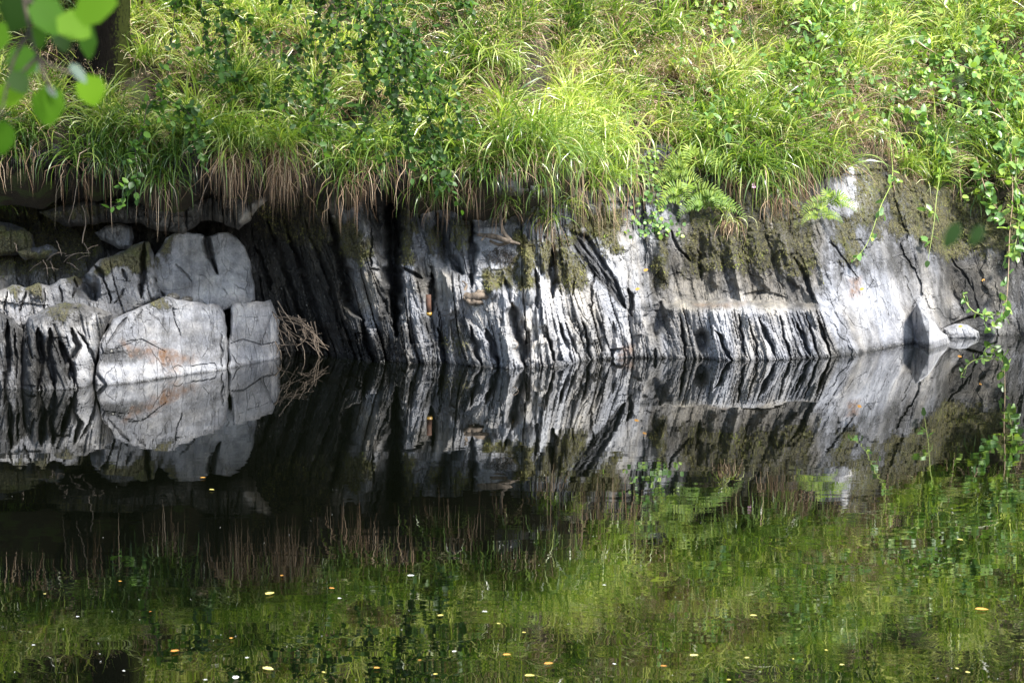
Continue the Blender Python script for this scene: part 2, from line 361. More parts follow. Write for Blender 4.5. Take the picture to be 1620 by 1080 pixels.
def strata_relief(PX, PY, amp, s=0, cw=1.0):
    """foliated slate: long narrow plates set forward or back of one another"""
    u = strata_u(PX, PY) + 9 * fbm(PX / 45, PY / 120, s + 40, 3) + 3 * fbm(PX / 12, PY / 40, s + 44, 2); v = PY + 22 * fbm(PX / 30, PY / 60, s + 50, 2)
    r = 0
    for (wx, wy, a, sd_) in ((46, 190, .14, 1), (19, 120, .09, 2), (8.5, 70, .04, 3), (4.5, 36, .014, 4)):
        f1, f2, c = voro(u / (wx * cw), v / wy, s + sd_ * 7)
        r = r + a * (c - .5) + a * .8 * np.exp(-((f2 - f1) / .08) ** 2) * (vn(u / wx / 2, v / wy * 2, s + sd_ + 80) > .42)
    u = strata_u(PX, PY) * 1.0 + 4 * fbm(PX / 60, PY / 160, s + 140, 3) + 1.2 * fbm(PX / 9, PY / 14, s + 144, 2)
    b = 0
    for (wx, wy, a, sd_) in ((44, 150, .13, 1), (19, 90, .1, 2), (9, 46, .036, 3), (4.6, 26, .014, 4)):
        uu = u / (wx * cw) + .35 * (vn(u / (wx * cw) * .7, PY / wy / 3, s + 150 + sd_)); c = np.floor(uu); fu = uu - c
        vv = (PY + .5 * u * (h2(c, c * 0, s + 151 + sd_) - .3)) / wy + 9 * h2(c, c * 0, s + 160 + sd_); rr = np.floor(vv); fv = vv - rr
        b = b + a * ((h2(c, rr, s + 170 + sd_) - .5) + (fu - .5) * (h2(c, rr, s + 180 + sd_) - .5) * 1.1 + (fv - .5) * (h2(c, rr, s + 190 + sd_) - .5) * .9)
        gap = h2(c, rr * 0 + np.floor(vv * 2), s + 200 + sd_) > .5
        b = b + gap * a * .9 * np.exp(-(fu * wx * cw / (1.0 + wx * .03)) ** 2)
    r = .35 * r + .9 * b + .02 * fbm(PX / 9, PY / 30, s + 60, 4)
    return r * amp
wl = np.interp(PX, PYW[:, 0], PYW[:, 1])
# how broken the face is
rough = .42 * sstep(520, 560, PX) * (1 - sstep(1010, 1040, PX)) * sstep(470, 530, PY) + .4 * sstep(520, 560, PX) * (1 - sstep(960, 1010, PX)) + .16
rough += .42 * sstep(1040, 1060, PX) * (1 - sstep(1300, 1330, PX)) * sstep(484, 500, PY)
rough -= .11 * sstep(1300, 1340, PX) * sstep(400, 440, PY)
rough += .3 * (1 - sstep(540, 560, PX)) + .3 * (1 - sstep(330, 380, PY)) * (1 - sstep(1000, 1100, PX))
D += strata_relief(PX, PY, rough)
GR = [
 ([(617, 300), (619, 335), (622, 420), (625, 530)], 9, .5), ([(586, 362), (586, 425)], 1.6, .08), ([(586, 425), (600, 427)], 1.6, .06),
 ([(520, 335), (545, 430), (556, 475), (572, 500)], 8, .3), ([(572, 500), (580, 540), (590, 572)], 4, .2),
 ([(690, 340), (706, 398), (730, 431)], 9, .34), ([(744, 350), (747, 455)], 5, .25), ([(684, 431), (683, 500)], 4, .25),
 ([(639, 423), (667, 440)], 2.5, .14), ([(694, 520), (700, 575)], 4, .22), ([(744, 514), (752, 545), (761, 580)], 4, .25),
 ([(769, 520), (789, 578)], 5, .3), ([(809, 480), (818, 520), (832, 580)], 9, .35), ([(800, 440), (806, 480)], 5, .2),
 ([(848, 425), (851, 487)], 3, .18), ([(862, 514), (876, 575)], 4, .22), ([(873, 385), (876, 470)], 6, .28),
 ([(884, 509), (904, 573)], 5, .22), ([(893, 508), (912, 560)], 2.5, .15), ([(923, 509), (932, 570)], 2.6, .16), ([(940, 434), (934, 487)], 2.4, .12),
 ([(968, 509), (966, 567)], 6, .14), ([(909, 442), (906, 468)], 2.4, .1), ([(993, 456), (1001, 500)], 4, .2),
 ([(925, 510), (915, 545)], 2, .08), ([(945, 505), (950, 520)], 2, .06),
 ([(1059, 364), (1075, 395), (1093, 414)], 2, .1), ([(1103, 395), (1108, 440)], 4, .14),
 ([(1043, 480), (1035, 530)], 10, .16), ([(1035, 550), (1036, 566)], 3, .1),
 ([(1133, 523), (1157, 572)], 4.5, .26), ([(1075, 500), (1085, 568)], 3.5, .2), ([(1168, 497), (1180, 565)], 3, .2),
 ([(1185, 500), (1200, 565)], 2.5, .17), ([(1203, 503), (1227, 563)], 4, .22), ([(1232, 500), (1250, 563)], 3.5, .2), ([(1260, 510), (1280, 563)], 4, .24),
 ([(1293, 503), (1313, 563)], 3.5, .2), ([(1310, 473), (1322, 500), (1338, 520), (1345, 545), (1357, 560)], 1.5, .035), ([(1275, 495), (1292, 560)], 2.4, .14),
 ([(1430, 433), (1438, 455), (1441, 470), (1447, 483)], 1.2, .05), ([(1390, 467), (1402, 480), (1408, 505), (1421, 525), (1423, 540)], 1.3, .03), ([(1257, 407), (1280, 453), (1284, 474)], 5, .14),
 ([(1313, 383), (1325, 392), (1340, 420), (1357, 440)], 2.5, .1), ([(1353, 440), (1350, 468)], 5, .06), ([(1477, 393), (1488, 425), (1500, 440), (1513, 473), (1523, 493)], 5, .04),
 ([(1490, 520), (1533, 503), (1580, 493)], 2.6, .1), ([(1535, 440), (1542, 470), (1560, 520)], 2, .04), ([(1500, 400), (1540, 460)], 3, .06),
 ([(1107, 360), (1110, 445)], 4, .05), ([(1135, 370), (1150, 455)], 4, .05), ([(1170, 375), (1190, 458)], 4, .05), ([(1210, 370), (1237, 455)], 4, .05),
 ([(1175, 466), (1205, 462), (1240, 470)], 3, .05), ([(1330, 430), (1322, 465)], 3, .06), ([(1340, 500), (1352, 515), (1375, 522)], 1.5, .02),
 ([(425, 350), (450, 430), (490, 540)], 4, .12), ([(450, 350), (485, 450), (520, 560)], 4, .12), ([(480, 345), (520, 440), (540, 520)], 3, .1), ([(405, 390), (430, 460)], 3, .12),
 ([(1020, 330), (1024, 400), (1015, 450)], 12, .09), ([(1060, 290), (1075, 350)], 5, .12)]
for p, w_, d_ in GR:
    x_, y_ = p[0]; k_ = 1.0
    if x_ > 1060: k_ = .62
    elif x_ > 730 and y_ > 430 and w_ < 8: k_ = .75
    groove(PX, PY, D, p, w_ * k_, d_ * (k_ if x_ < 1300 else .5))
uu = strata_u(PX, PY); rz = sstep(960, 1010, PX) * (1 - .7 * sstep(1040, 1060, PX) * (1 - sstep(1300, 1330, PX)) * sstep(480, 490, PY))
D += rz * (.09 * np.abs(fbm(uu / 42, PY / 150, 700, 3)) + .05 * fbm(uu / 90, PY / 70, 705, 3) + .022 * fbm(uu / 14, PY / 22, 707, 4))
f1, f2, c_ = voro(uu / 55 + .6 * fbm(PX / 50, PY / 50, 711, 3), PY / 85 + .6 * fbm(PX / 40, PY / 60, 712, 3), 713); D += rz * (.05 * (c_ - .5) + .006 * np.exp(-((f2 - f1) / .025) ** 2) * (vn(PX / 40, PY / 40, 715) > .5))
# forward-standing ribs
for p, w_, d_ in [([(575, 350), (590, 430), (600, 500)], 14, -.1), ([(654, 350), (660, 480), (668, 560)], 14, -.1), ([(700, 430), (722, 470), (712, 495)], 13, -.12),
                  ([(715, 350), (735, 400)], 10, -.1), ([(832, 390), (836, 440), (838, 480)], 11, -.2), ([(858, 380), (862, 430)], 7, -.12), ([(798, 430), (800, 480), (806, 570)], 9, -.1), ([(775, 440), (778, 470)], 7, -.12),
                  ([(1122, 350), (1132, 450)], 11, -.07), ([(1153, 370), (1170, 455)], 10, -.07), ([(1188, 360), (1215, 455)], 11, -.07), ([(1235, 370), (1262, 450)], 12, -.08), ([(1043, 385), (1052, 440)], 8, -.08)]:
    groove(PX, PY, D, p, w_, d_, 1)
# the big diagonal break: the near side stands proud, its left-facing broken face falls back
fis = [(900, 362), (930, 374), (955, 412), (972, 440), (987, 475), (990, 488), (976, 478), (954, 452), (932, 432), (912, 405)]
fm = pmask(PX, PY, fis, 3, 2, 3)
ed, sd_, al_, _, _ = seg_dist(PX, PY, [(906, 362), (934, 374), (957, 412), (974, 440), (990, 488)])
D += fm * (.03 + .1 * np.exp(-ed / 7) + .09 * fbm((PX - .75 * PY) / 5, (PY + PX * .5) / 34, 77, 4))
# pothole
ph = np.hypot((PX - 1110) / 10, (PY - 538) / 15); D += .2 * np.exp(-ph ** 4)
tone = .56 + .12 * (voro(PX / 22 + fbm(PX / 15, PY / 15, 901, 2), PY / 40, 902)[2] - .5); tone -= .09; tone += .22 * fbm(strata_u(PX, PY) / 30, PY / 160, 90, 4) + .12 * fbm(strata_u(PX, PY) / 7, PY / 70, 94, 3)
warm = .22 + .9 * fbm(strata_u(PX, PY) / 28, PY / 90, 97, 4)
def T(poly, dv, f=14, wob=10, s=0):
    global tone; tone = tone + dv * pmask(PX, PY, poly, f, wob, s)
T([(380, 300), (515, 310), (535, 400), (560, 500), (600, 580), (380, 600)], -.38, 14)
T([(-260, 190), (700, 190), (700, 330), (520, 310), (-260, 330)], -.25)  # overhang roof and hollow: shade deepened in the tone itself
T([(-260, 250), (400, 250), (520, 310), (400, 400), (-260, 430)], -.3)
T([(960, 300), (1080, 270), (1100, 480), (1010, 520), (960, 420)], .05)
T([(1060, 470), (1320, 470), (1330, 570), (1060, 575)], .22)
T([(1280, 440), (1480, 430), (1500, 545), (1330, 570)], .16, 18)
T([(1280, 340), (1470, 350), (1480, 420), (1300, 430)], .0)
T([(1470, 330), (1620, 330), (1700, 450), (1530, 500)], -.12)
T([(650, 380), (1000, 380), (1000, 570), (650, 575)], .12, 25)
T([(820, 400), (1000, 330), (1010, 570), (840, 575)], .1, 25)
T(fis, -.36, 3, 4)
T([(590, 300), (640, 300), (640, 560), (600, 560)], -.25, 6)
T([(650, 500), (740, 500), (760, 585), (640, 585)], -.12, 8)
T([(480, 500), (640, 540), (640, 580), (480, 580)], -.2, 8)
T([(1340, 250), (1365, 250), (1385, 320), (1362, 350), (1350, 300)], .45, 5, 4)
T([(1320, 290), (1345, 280), (1355, 330), (1330, 320)], .4, 5, 4)
T([(1200, 330), (1212, 325), (1225, 365), (1215, 365)], .4, 4, 3)
T([(1080, 470), (1320, 470), (1320, 488), (1080, 488)], -.05, 5, 3)
def Wm(poly, dv, f=14): 
    global warm; warm = warm + dv * pmask(PX, PY, poly, f, 8, 31)
Wm([(1060, 350), (1300, 350), (1290, 490), (1060, 490)], .8); Wm([(-260, 250), (520, 250), (560, 560), (-260, 560)], .7); Wm([(570, 430), (600, 430), (600, 490), (570, 490)], .9)
Wm([(650, 430), (670, 430), (670, 470), (650, 470)], .9); Wm([(1500, 420), (1620, 400), (1620, 480), (1500, 480)], .7)
moss = np.zeros(PX.shape)
for p, a in [([(525, 345), (560, 345), (592, 400), (575, 428), (545, 410)], .8), ([(632, 320), (658, 330), (655, 420), (632, 420)], .75), ([(668, 345), (700, 360), (700, 405), (675, 400)], .6),
             ([(705, 340), (745, 350), (745, 400), (720, 395)], .65), ([(815, 372), (850, 378), (850, 455), (818, 462)], 1), ([(848, 380), (872, 385), (868, 440), (850, 430)], .85),
             ([(765, 425), (812, 415), (812, 455), (765, 462)], .8), ([(872, 365), (905, 375), (928, 440), (905, 470), (875, 450)], .75), ([(906, 325), (985, 335), (980, 395), (965, 405), (935, 375), (900, 355)], .85),
             ([(1035, 365), (1056, 365), (1056, 455), (1038, 450)], .65), ([(1083, 250), (1290, 290), (1292, 445), (1200, 430), (1085, 440)], .56), ([(1240, 360), (1285, 360), (1292, 450), (1255, 430)], .6),
             ([(1352, 255), (1410, 250), (1400, 390), (1350, 350)], .75), ([(1395, 240), (1700, 230), (1600, 400), (1500, 412), (1450, 385), (1400, 370)], .72), ([(1310, 350), (1352, 340), (1365, 425), (1335, 415)], .7),
             ([(380, 300), (520, 310), (530, 400), (420, 380)], .45), ([(1000, 240), (1060, 250), (1080, 300), (1010, 330), (990, 300)], .6), ([(-260, 300), (200, 320), (140, 440), (-260, 440)], .55),
             ([(1590, 250), (1700, 250), (1700, 330), (1600, 340)], .8), ([(780, 300), (880, 300), (880, 350), (780, 350)], .6), ([(690, 515), (745, 515), (745, 560), (700, 570)], .4)]:
    moss = np.maximum(moss, a * pmask(PX, PY, p, 12, 14, 12))
D -= moss * (.035 * (fbm(PX / 5, PY / 5, 120, 3)) + .02)
stain = pmask(PX, PY, [(1340, 440), (1360, 440), (1362, 470), (1345, 470)], 5) + pmask(PX, PY, [(985, 548), (1005, 545), (1000, 562), (980, 562)], 4) * .7 + .5 * pmask(PX, PY, [(1095, 480), (1180, 478), (1180, 486), (1095, 486)], 4)
wet = (1 - sstep(3, 16 + 8 * vn(PX / 20, PY * 0, 8), wl - PY)); tone -= .16 * (1 - sstep(0, 7, wl - PY)) + .06 * wet
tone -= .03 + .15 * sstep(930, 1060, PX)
rimpy = np.interp(PX, RIM[:, 0], RIM[:, 1]); D = D + .55 * sstep(0, 22, rimpy - PY)
Y = Yw(PX) + D
BANK_D = D
P = at(PX, PY, Y)
h_, w__ = PX.shape; q = grid_quads(h_, w__).reshape(-1, 4)
pcx = PX[:-1, :-1].ravel(); pcy = PY[:-1, :-1].ravel()
keep = pcy > np.interp(pcx, RIM[:, 0], RIM[:, 1]) - 26
q = q[keep]; used = np.unique(q); remap = np.zeros(h_ * w__, np.int64); remap[used] = np.arange(len(used))
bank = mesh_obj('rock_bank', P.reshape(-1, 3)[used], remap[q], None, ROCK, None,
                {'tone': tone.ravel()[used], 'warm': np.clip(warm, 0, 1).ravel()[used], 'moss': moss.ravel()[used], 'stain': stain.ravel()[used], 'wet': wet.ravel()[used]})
tag(bank, 'grey foliated slate face rising from the river', kind='structure')
def bank_Y(px, py):
    ix = np.clip(((np.asarray(px) + 260) / ST).astype(int), 0, w__ - 1); iy = np.clip(((np.asarray(py) - 196) / (ST * .9)).astype(int), 0, h_ - 1)
    return Y[iy, ix]

# ------------------------------------------------------------------ hillside
rx = np.arange(-260, 1880, 6.0); rpy = np.interp(rx, RIM[:, 0], RIM[:, 1])
Dsm = blur(blur(D - .55 * sstep(0, 22, rimpy - PY), 14, 1), 4, 0)
def bank_sm(px, py):
    ix = np.clip(((np.asarray(px) + 260) / ST).astype(int), 0, w__ - 1); iy = np.clip(((np.asarray(py) - 196) / (ST * .9)).astype(int), 0, h_ - 1)
    return Yw(px) + Dsm[iy, ix]
rimP = at(rx, rpy, bank_sm(rx, rpy))
SL = R(42)
def hill(px, s):
    px = np.asarray(px, float); s = np.asarray(s, float)
    b = np.stack([np.interp(px, rx, rimP[:, i]) for i in range(3)], -1)
    sl = SL + 0 * s
    bump = .2 * fbm(px / 90, s * 1.9, 200, 2) + .06 * fbm(px / 50, s * 4, 210, 2)
    bump = bump * sstep(-.2, .5, s) + .22 * np.exp(-((px - 890) / 110) ** 2 - ((s - .35) / .4) ** 2) + .15 * np.exp(-((px - 1200) / 90) ** 2 - ((s - .3) / .35) ** 2)
    bump -= .16 * np.exp(-((px - 1060) / 35) ** 2 - ((s - .35) / .4) ** 2) + .15 * np.exp(-((px - 1440) / 45) ** 2 - ((s - .25) / .25) ** 2)
    return b + np.stack([0 * s, s * np.cos(sl) - bump * .7, s * np.sin(sl) + bump * .7], -1)
ss = np.concatenate([np.arange(-.02, 3, .06), np.arange(3, 9, .3)])
HX, HS = np.meshgrid(rx, ss)
HP = hill(HX, HS); HP = np.concatenate([HP[:1] + np.array([0, .75, -.4]), HP[:1] + np.array([0, .25, -.18]), HP]); HX = np.concatenate([HX[:1], HX[:1], HX])
q = grid_quads(*HX.shape).reshape(-1, 4)[:, ::-1]
tag(mesh_obj('hillside', HP.reshape(-1, 3), q, None, SOIL), 'steep earth slope hidden under rushes and grass', kind='structure')
# river bed and surface
V = np.array([(-60, -8, -1.2), (60, -8, -1.2), (60, 40, -1.2), (-60, 40, -1.2)])
tag(mesh_obj('river_bed', V, [(0, 1, 2, 3)], None, SOIL), 'dark muddy river bed', kind='structure')
V = np.array([(-60, -8, 0), (60, -8, 0), (60, 40, 0), (-60, 40, 0)])
tag(mesh_obj('river', V, [(0, 1, 2, 3)], None, WATER), 'calm dark river mirroring the far bank', kind='structure')

# ------------------------------------------------------------------ boulders traced with real depth
def boulder(name, poly, wline, batter, thick, label, cat='boulder', tone0=.6, cracks=(), ribs=(), rough_=.18, masks=(), round_=12, rdep=.14, moss_=(), stain_=(), warm0=.2, s=0, group=None, dy=0.0, wetd=10, cw=1.0, fold=None):
    pp = []
    for i_ in range(len(poly)):
        p0, p1 = np.array(poly[i_], float), np.array(poly[(i_ + 1) % len(poly)], float); k_ = max(1, int(np.hypot(*(p1 - p0)) / 9)); nrm_ = np.array([-(p1 - p0)[1], (p1 - p0)[0]]) / (np.hypot(*(p1 - p0)) + 1e-9)
        pp += [tuple(p0 + (p1 - p0) * j_ / k_ + nrm_ * (rng.uniform(-2.0, 2.0) if j_ and min(20, k_) > 1 else 0)) for j_ in range(k_)]
    poly = pp if len(poly) > 5 else poly
    a = np.array(poly, float); x0, y0 = a.min(0) - 3; x1, y1 = a.max(0) + 3; st = 1.5
    X, Yp = np.meshgrid(np.arange(x0, x1 + st, st), np.arange(y0, y1 + st, st))
    sd, nx, ny = poly_sd(X, Yp, poly)
    wp = np.array(wline, float)
    base = on_water(X, np.interp(X, wp[:, 0], wp[:, 1]))[..., 1] + batter * (np.interp(X, wp[:, 0], wp[:, 1]) - Yp) * .005 + dy
    Dd = rdep * np.clip(1 - sd / round_, 0, 1) ** 2.2 + strata_relief(X, Yp, rough_, s, cw) + .03 * fbm(X / 60, Yp / 40, s + 5, 3)
    if fold: Dd = Dd + fold[2] * np.maximum(0, np.interp(Yp, [fold[0][1], fold[1][1]], [fold[0][0], fold[1][0]]) - X)
    for p, w_, d_ in cracks: groove(X, Yp, Dd, p, w_ * (.62 if w_ < 3.1 else 1), d_ * (.7 if w_ < 3.1 else 1), 3)
    for p, w_, d_ in ribs: groove(X, Yp, Dd, p, w_, d_, 1)
    tn = tone0 + .16 * fbm(X / 60, Yp / 22, s + 70, 4) + .08 * fbm(X / 10, Yp / 10, s + 74, 2)
    for p, dv in masks: tn = tn + dv * pmask(X, Yp, p, 6, 7, s)
    mo = np.zeros(X.shape)
    for p, v in moss_: mo = np.maximum(mo, v * pmask(X, Yp, p, 8, 10, s + 5))
    sa = np.zeros(X.shape)
    for p, v in stain_: sa = np.maximum(sa, v * pmask(X, Yp, p, 8, 14, s + 9))
    Dd -= mo * (.03 * fbm(X / 5, Yp / 5, 121, 3) + .015)
    wl_ = np.interp(X, wp[:, 0], wp[:, 1]); we = 1 - sstep(2, wetd, wl_ - Yp); tn = tn - .2 * (1 - sstep(0, 5, wl_ - Yp))
    out = sd < 0; Xs = np.where(out, nx, X); Ys = np.where(out, ny, Yp)
    F = at(Xs, Ys, base + Dd); B = at(Xs, Ys, base + thick) ; B[..., 0] += 0.0
    hh, ww = X.shape; q = grid_quads(hh, ww)
    ins = sd > 0; fm_ = (ins[:-1, :-1] | ins[1:, :-1] | ins[1:, 1:] | ins[:-1, 1:])
    q = q[fm_]; N = hh * ww
    # boundary edges of the kept faces
    e = np.concatenate([q[:, [0, 1]], q[:, [1, 2]], q[:, [2, 3]], q[:, [3, 0]]]); key = np.sort(e, 1); kk = key[:, 0] * N + key[:, 1]
    u, inv, cnt = np.unique(kk, return_inverse=True, return_counts=True); be = e[cnt[inv] == 1]
    side = np.stack([be[:, 1], be[:, 0], be[:, 0] + N, be[:, 1] + N], 1)
    Q = np.vstack([q, q[:, ::-1] + N, side]); Vv = np.vstack([F.reshape(-1, 3), B.reshape(-1, 3)])
    us = np.unique(Q); rm = np.zeros(2 * N, np.int64); rm[us] = np.arange(len(us))
    A = {k: np.concatenate([v.ravel(), v.ravel()])[us] for k, v in dict(tone=tn, warm=np.full(X.shape, warm0) + .3 * fbm(X / 30, Yp / 20, s + 2, 3), moss=mo, stain=sa, wet=we).items()}
    A['warm'] = np.clip(A['warm'], 0, 1)
    Vv = Vv[us]; o0 = Vv.mean(0); o0[2] = Vv[:, 2].min()
    o = mesh_obj(name, Vv - o0, rm[Q], None, ROCK, None, A); o.location = o0
    return tag(o, label, cat, group)
WL1 = [(0, 620), (60, 618), (110, 617), (150, 611), (215, 605), (300, 592), (360, 584), (442, 567), (480, 560)]
boulder('boulder', [(150, 640), (152, 590), (157, 556), (163, 530), (178, 505), (213, 490), (240, 478), (262, 468), (290, 474), (318, 478), (345, 482), (356, 498), (358, 530), (360, 560), (360, 640)], WL1, .3, 1.1,
        'large pale grey slab boulder with a rusty brown patch at the waterline', tone0=.46, rough_=.14, cw=2.6, s=300, round_=4, rdep=.04, fold=((222, 488), (172, 606), .0035),
        cracks=[([(200, 500), (185, 520), (170, 545)], 2, .05), ([(268, 480), (284, 530)], 1.6, .04), ([(160, 560), (200, 555)], 1, .02), ([(300, 580), (340, 574), (345, 588)], 1.5, .03), ([(200, 540), (225, 537), (260, 555)], 1.3, .03), ([(225, 490), (205, 520)], 1.5, .03), ([(352, 525), (350, 560), (352, 580)], 2, .05), ([(178, 500), (165, 530), (158, 570)], 2.5, .06), ([(150, 588), (170, 610)], 3, .08)],
        moss_=[([(232, 470), (262, 466), (265, 485), (240, 488)], .75)], stain_=[([(190, 540), (215, 545), (250, 553), (290, 560), (310, 570), (270, 590), (235, 570), (205, 560)], 1)],
        masks=[([(160, 575), (270, 575), (350, 570), (358, 582), (160, 606)], .16), ([(160, 550), (220, 555), (240, 575), (165, 580)], -.15), ([(260, 480), (355, 490), (350, 540), (270, 530)], .03)])
boulder('boulder', [(366, 481), (395, 478), (428, 474), (434, 487), (442, 507), (442, 600), (362, 620), (361, 540), (365, 513)], [(p, y - 1) for p, y in WL1], .22, .9,
        'square pale grey rock block with thin cracks at the right end of the slab boulder', tone0=.52, rough_=.1, cw=2.5, s=320, round_=6, rdep=.06,
        cracks=[([(431, 490), (420, 525), (411, 548)], 1.4, .04), ([(362, 545), (385, 537), (411, 546), (442, 540)], 1.4, .04), ([(365, 560), (378, 577)], 1.2, .03), ([(368, 500), (400, 503), (430, 500)], 1, .015)])
boulder('boulder', [(262, 377), (283, 366), (305, 369), (327, 374), (345, 368), (360, 367), (374, 375), (387, 390), (396, 412), (400, 440), (404, 474), (383, 486), (317, 500), (270, 490), (247, 467), (238, 437), (244, 405)], [(230, 575), (404, 562)], .42, .8,
        'smooth upright grey slab with a black wedge-shaped crack', tone0=.52, rough_=.11, cw=2.6, s=340, warm0=.45, round_=3, rdep=.03, dy=-.25,
        cracks=[([(322, 366), (330, 392), (344, 432)], 4, .28), ([(276, 418), (290, 430), (302, 445)], 2, .05), ([(355, 455), (358, 466)], 1, .03), ([(248, 455), (262, 470)], 3, .12)],
        moss_=[([(262, 372), (285, 366), (268, 400), (250, 420), (240, 410)], .75)], masks=[([(315, 450), (380, 420), (400, 470), (320, 475)], .1), ([(370, 430), (402, 420), (404, 470), (385, 470)], -.15)])
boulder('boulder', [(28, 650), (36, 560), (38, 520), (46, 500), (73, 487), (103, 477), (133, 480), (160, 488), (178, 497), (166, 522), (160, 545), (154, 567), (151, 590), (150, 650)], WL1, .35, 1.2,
        'dark fractured rounded boulder with steep left side toned dark as in shade at the lower left waterline', tone0=.32, rough_=.45, s=360, round_=20, rdep=.28, cw=1.3,
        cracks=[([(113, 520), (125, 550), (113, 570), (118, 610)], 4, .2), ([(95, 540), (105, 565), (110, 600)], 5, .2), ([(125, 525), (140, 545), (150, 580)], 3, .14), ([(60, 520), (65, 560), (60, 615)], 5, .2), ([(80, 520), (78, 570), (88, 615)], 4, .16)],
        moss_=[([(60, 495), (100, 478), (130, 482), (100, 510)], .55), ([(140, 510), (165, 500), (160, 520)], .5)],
        masks=[([(100, 525), (150, 500), (150, 600), (125, 600)], .26), ([(30, 520), (100, 530), (110, 610), (30, 610)], -.2)], warm0=.35)  # shade of the left-facing side put into the tone of already dark rock
boulder('boulder', [(-90, 660), (-80, 500), (-40, 488), (0, 492), (22, 505), (36, 520), (34, 570), (38, 650)], WL1, .3, 1.2,
        'black wet rock shelf cut by the left edge of the photo at the waterline', tone0=.22, rough_=.5, s=380, round_=14, rdep=.15, dy=.15,
        cracks=[([(10, 505), (12, 560), (6, 615)], 4, .2), ([(22, 520), (25, 600)], 3, .15), ([(-10, 520), (-12, 600)], 4, .2)])
boulder('boulder', [(-100, 540), (-95, 462), (-30, 468), (3, 458), (20, 450), (40, 455), (60, 447), (78, 452), (95, 441), (118, 436), (128, 440), (140, 430), (158, 410), (190, 398), (215, 386), (236, 382), (245, 410), (250, 440), (256, 466), (240, 480), (200, 500), (175, 520), (100, 510), (40, 520)], [(-100, 608), (60, 606), (260, 582)], .42, .9,
        'row of pale upright slate fins topped with moss behind the dark boulder', 'rock outcrop', tone0=.5, rough_=.4, s=400, round_=10, rdep=.14, cw=1.3,
        cracks=[([(133, 432), (136, 455), (150, 475)], 9, .35), ([(228, 384), (225, 430), (224, 470)], 4, .25), ([(120, 440), (116, 470)], 3, .2), ([(163, 440), (175, 480)], 3, .15), ([(190, 425), (200, 445)], 3, .12), ([(70, 455), (68, 490)], 2, .1), ([(40, 460), (30, 495)], 2.5, .12), ([(150, 420), (165, 440)], 4, .15), ([(245, 440), (252, 462)], 3, .1), ([(10, 460), (8, 500)], 2, .1), ([(95, 445), (98, 490)], 2, .1), ([(180, 480), (200, 455)], 2, .1)],
        moss_=[([(150, 430), (160, 408), (215, 384), (240, 382), (240, 420), (222, 428), (190, 420), (170, 432)], 1), ([(35, 445), (70, 440), (72, 475), (55, 470), (40, 462)], .85), ([(100, 430), (135, 425), (130, 445), (105, 450)], .8), ([(12, 455), (30, 450), (34, 480), (22, 485)], .7)], warm0=.4)
boulder('boulder', [(150, 368), (165, 358), (190, 352), (208, 358), (212, 375), (208, 392), (188, 394), (160, 380)], [(150, 566), (250, 564)], .2, .4,
        'small angular grey stone lying in the dark hollow above the mossy fins', tone0=.42, rough_=.2, s=420, round_=8, rdep=.08, dy=-.1, warm0=.4)
boulder('rock_overhang', [(60, 335), (140, 318), (215, 322), (300, 316), (365, 310), (430, 300), (424, 316), (408, 330), (396, 350), (378, 364), (350, 352), (318, 350), (290, 372), (255, 366), (215, 352), (170, 352), (110, 360)], [(60, 566), (430, 563)], .0, .9,
        'brown layered rock lip with a pale broken edge under the hanging rushes', 'rock', tone0=.16, rough_=.6, s=440, round_=9, rdep=.1, dy=-.2, warm0=.9, masks=[([(376, 350), (392, 332), (410, 318), (418, 318), (398, 345), (382, 360)], .45)], moss_=[([(60, 330), (200, 320), (200, 340), (60, 350)], .6)])
boulder('boulder', [(-110, 420), (-100, 350), (-20, 345), (14, 352), (35, 360), (52, 372), (58, 395), (40, 402), (0, 405), (-60, 425)], [(-110, 566), (60, 566)], .3, .8,
        'moss-covered dark stone at the left edge below the smallest rush tuft', tone0=.25, rough_=.3, s=460, round_=12, rdep=.14, dy=-.55, moss_=[([(-110, 350), (52, 360), (58, 400), (-110, 410)], .9)])
boulder('boulder', [(28, 398), (50, 392), (75, 386), (92, 396), (80, 408), (40, 412)], [(0, 580), (100, 578)], .3, .3,
        'low moss-green stone on the littered ledge left of the fins', tone0=.35, rough_=.2, s=470, round_=9, rdep=.1, dy=-.3, moss_=[([(28, 398), (90, 390), (80, 408), (40, 412)], .9)])
for i, (x_, y_, r_, lb) in enumerate([(274, 470, 9, 'rounded brown pebble on top of the slab boulder, the larger of the two'), (296, 474, 8, 'small mossy pebble on top of the slab boulder, beside a larger one')]):
    boulder('stone', [(x_ + r_ * math.cos(a) * 1.2, y_ + r_ * .8 * math.sin(a)) for a in np.linspace(0, 6.28, 11)[:-1]], [(200, 600), (400, 575)], 0, .12, lb, 'stone', tone0=.4, rough_=.08, s=480 + i, round_=r_, rdep=.07, dy=.2, warm0=.8, moss_=[([(x_ - 12, y_ - 9), (x_ + 12, y_ - 9), (x_ + 12, y_), (x_ - 12, y_)], .6)])
# mossy rock standing out of the grass, upper middle
boulder('boulder', [(684, 112), (692, 62), (712, 55), (732, 62), (740, 84), (745, 120), (765, 148), (740, 150), (700, 150)], [(600, 547), (800, 547)], .0, .5,
        'yellow-lichened boulder half buried in the grass', tone0=.62, rough_=.12, s=490, round_=10, rdep=.12, moss_=[([(684, 110), (692, 62), (715, 58), (725, 120), (700, 140)], .6)], warm0=1, dy=.0)
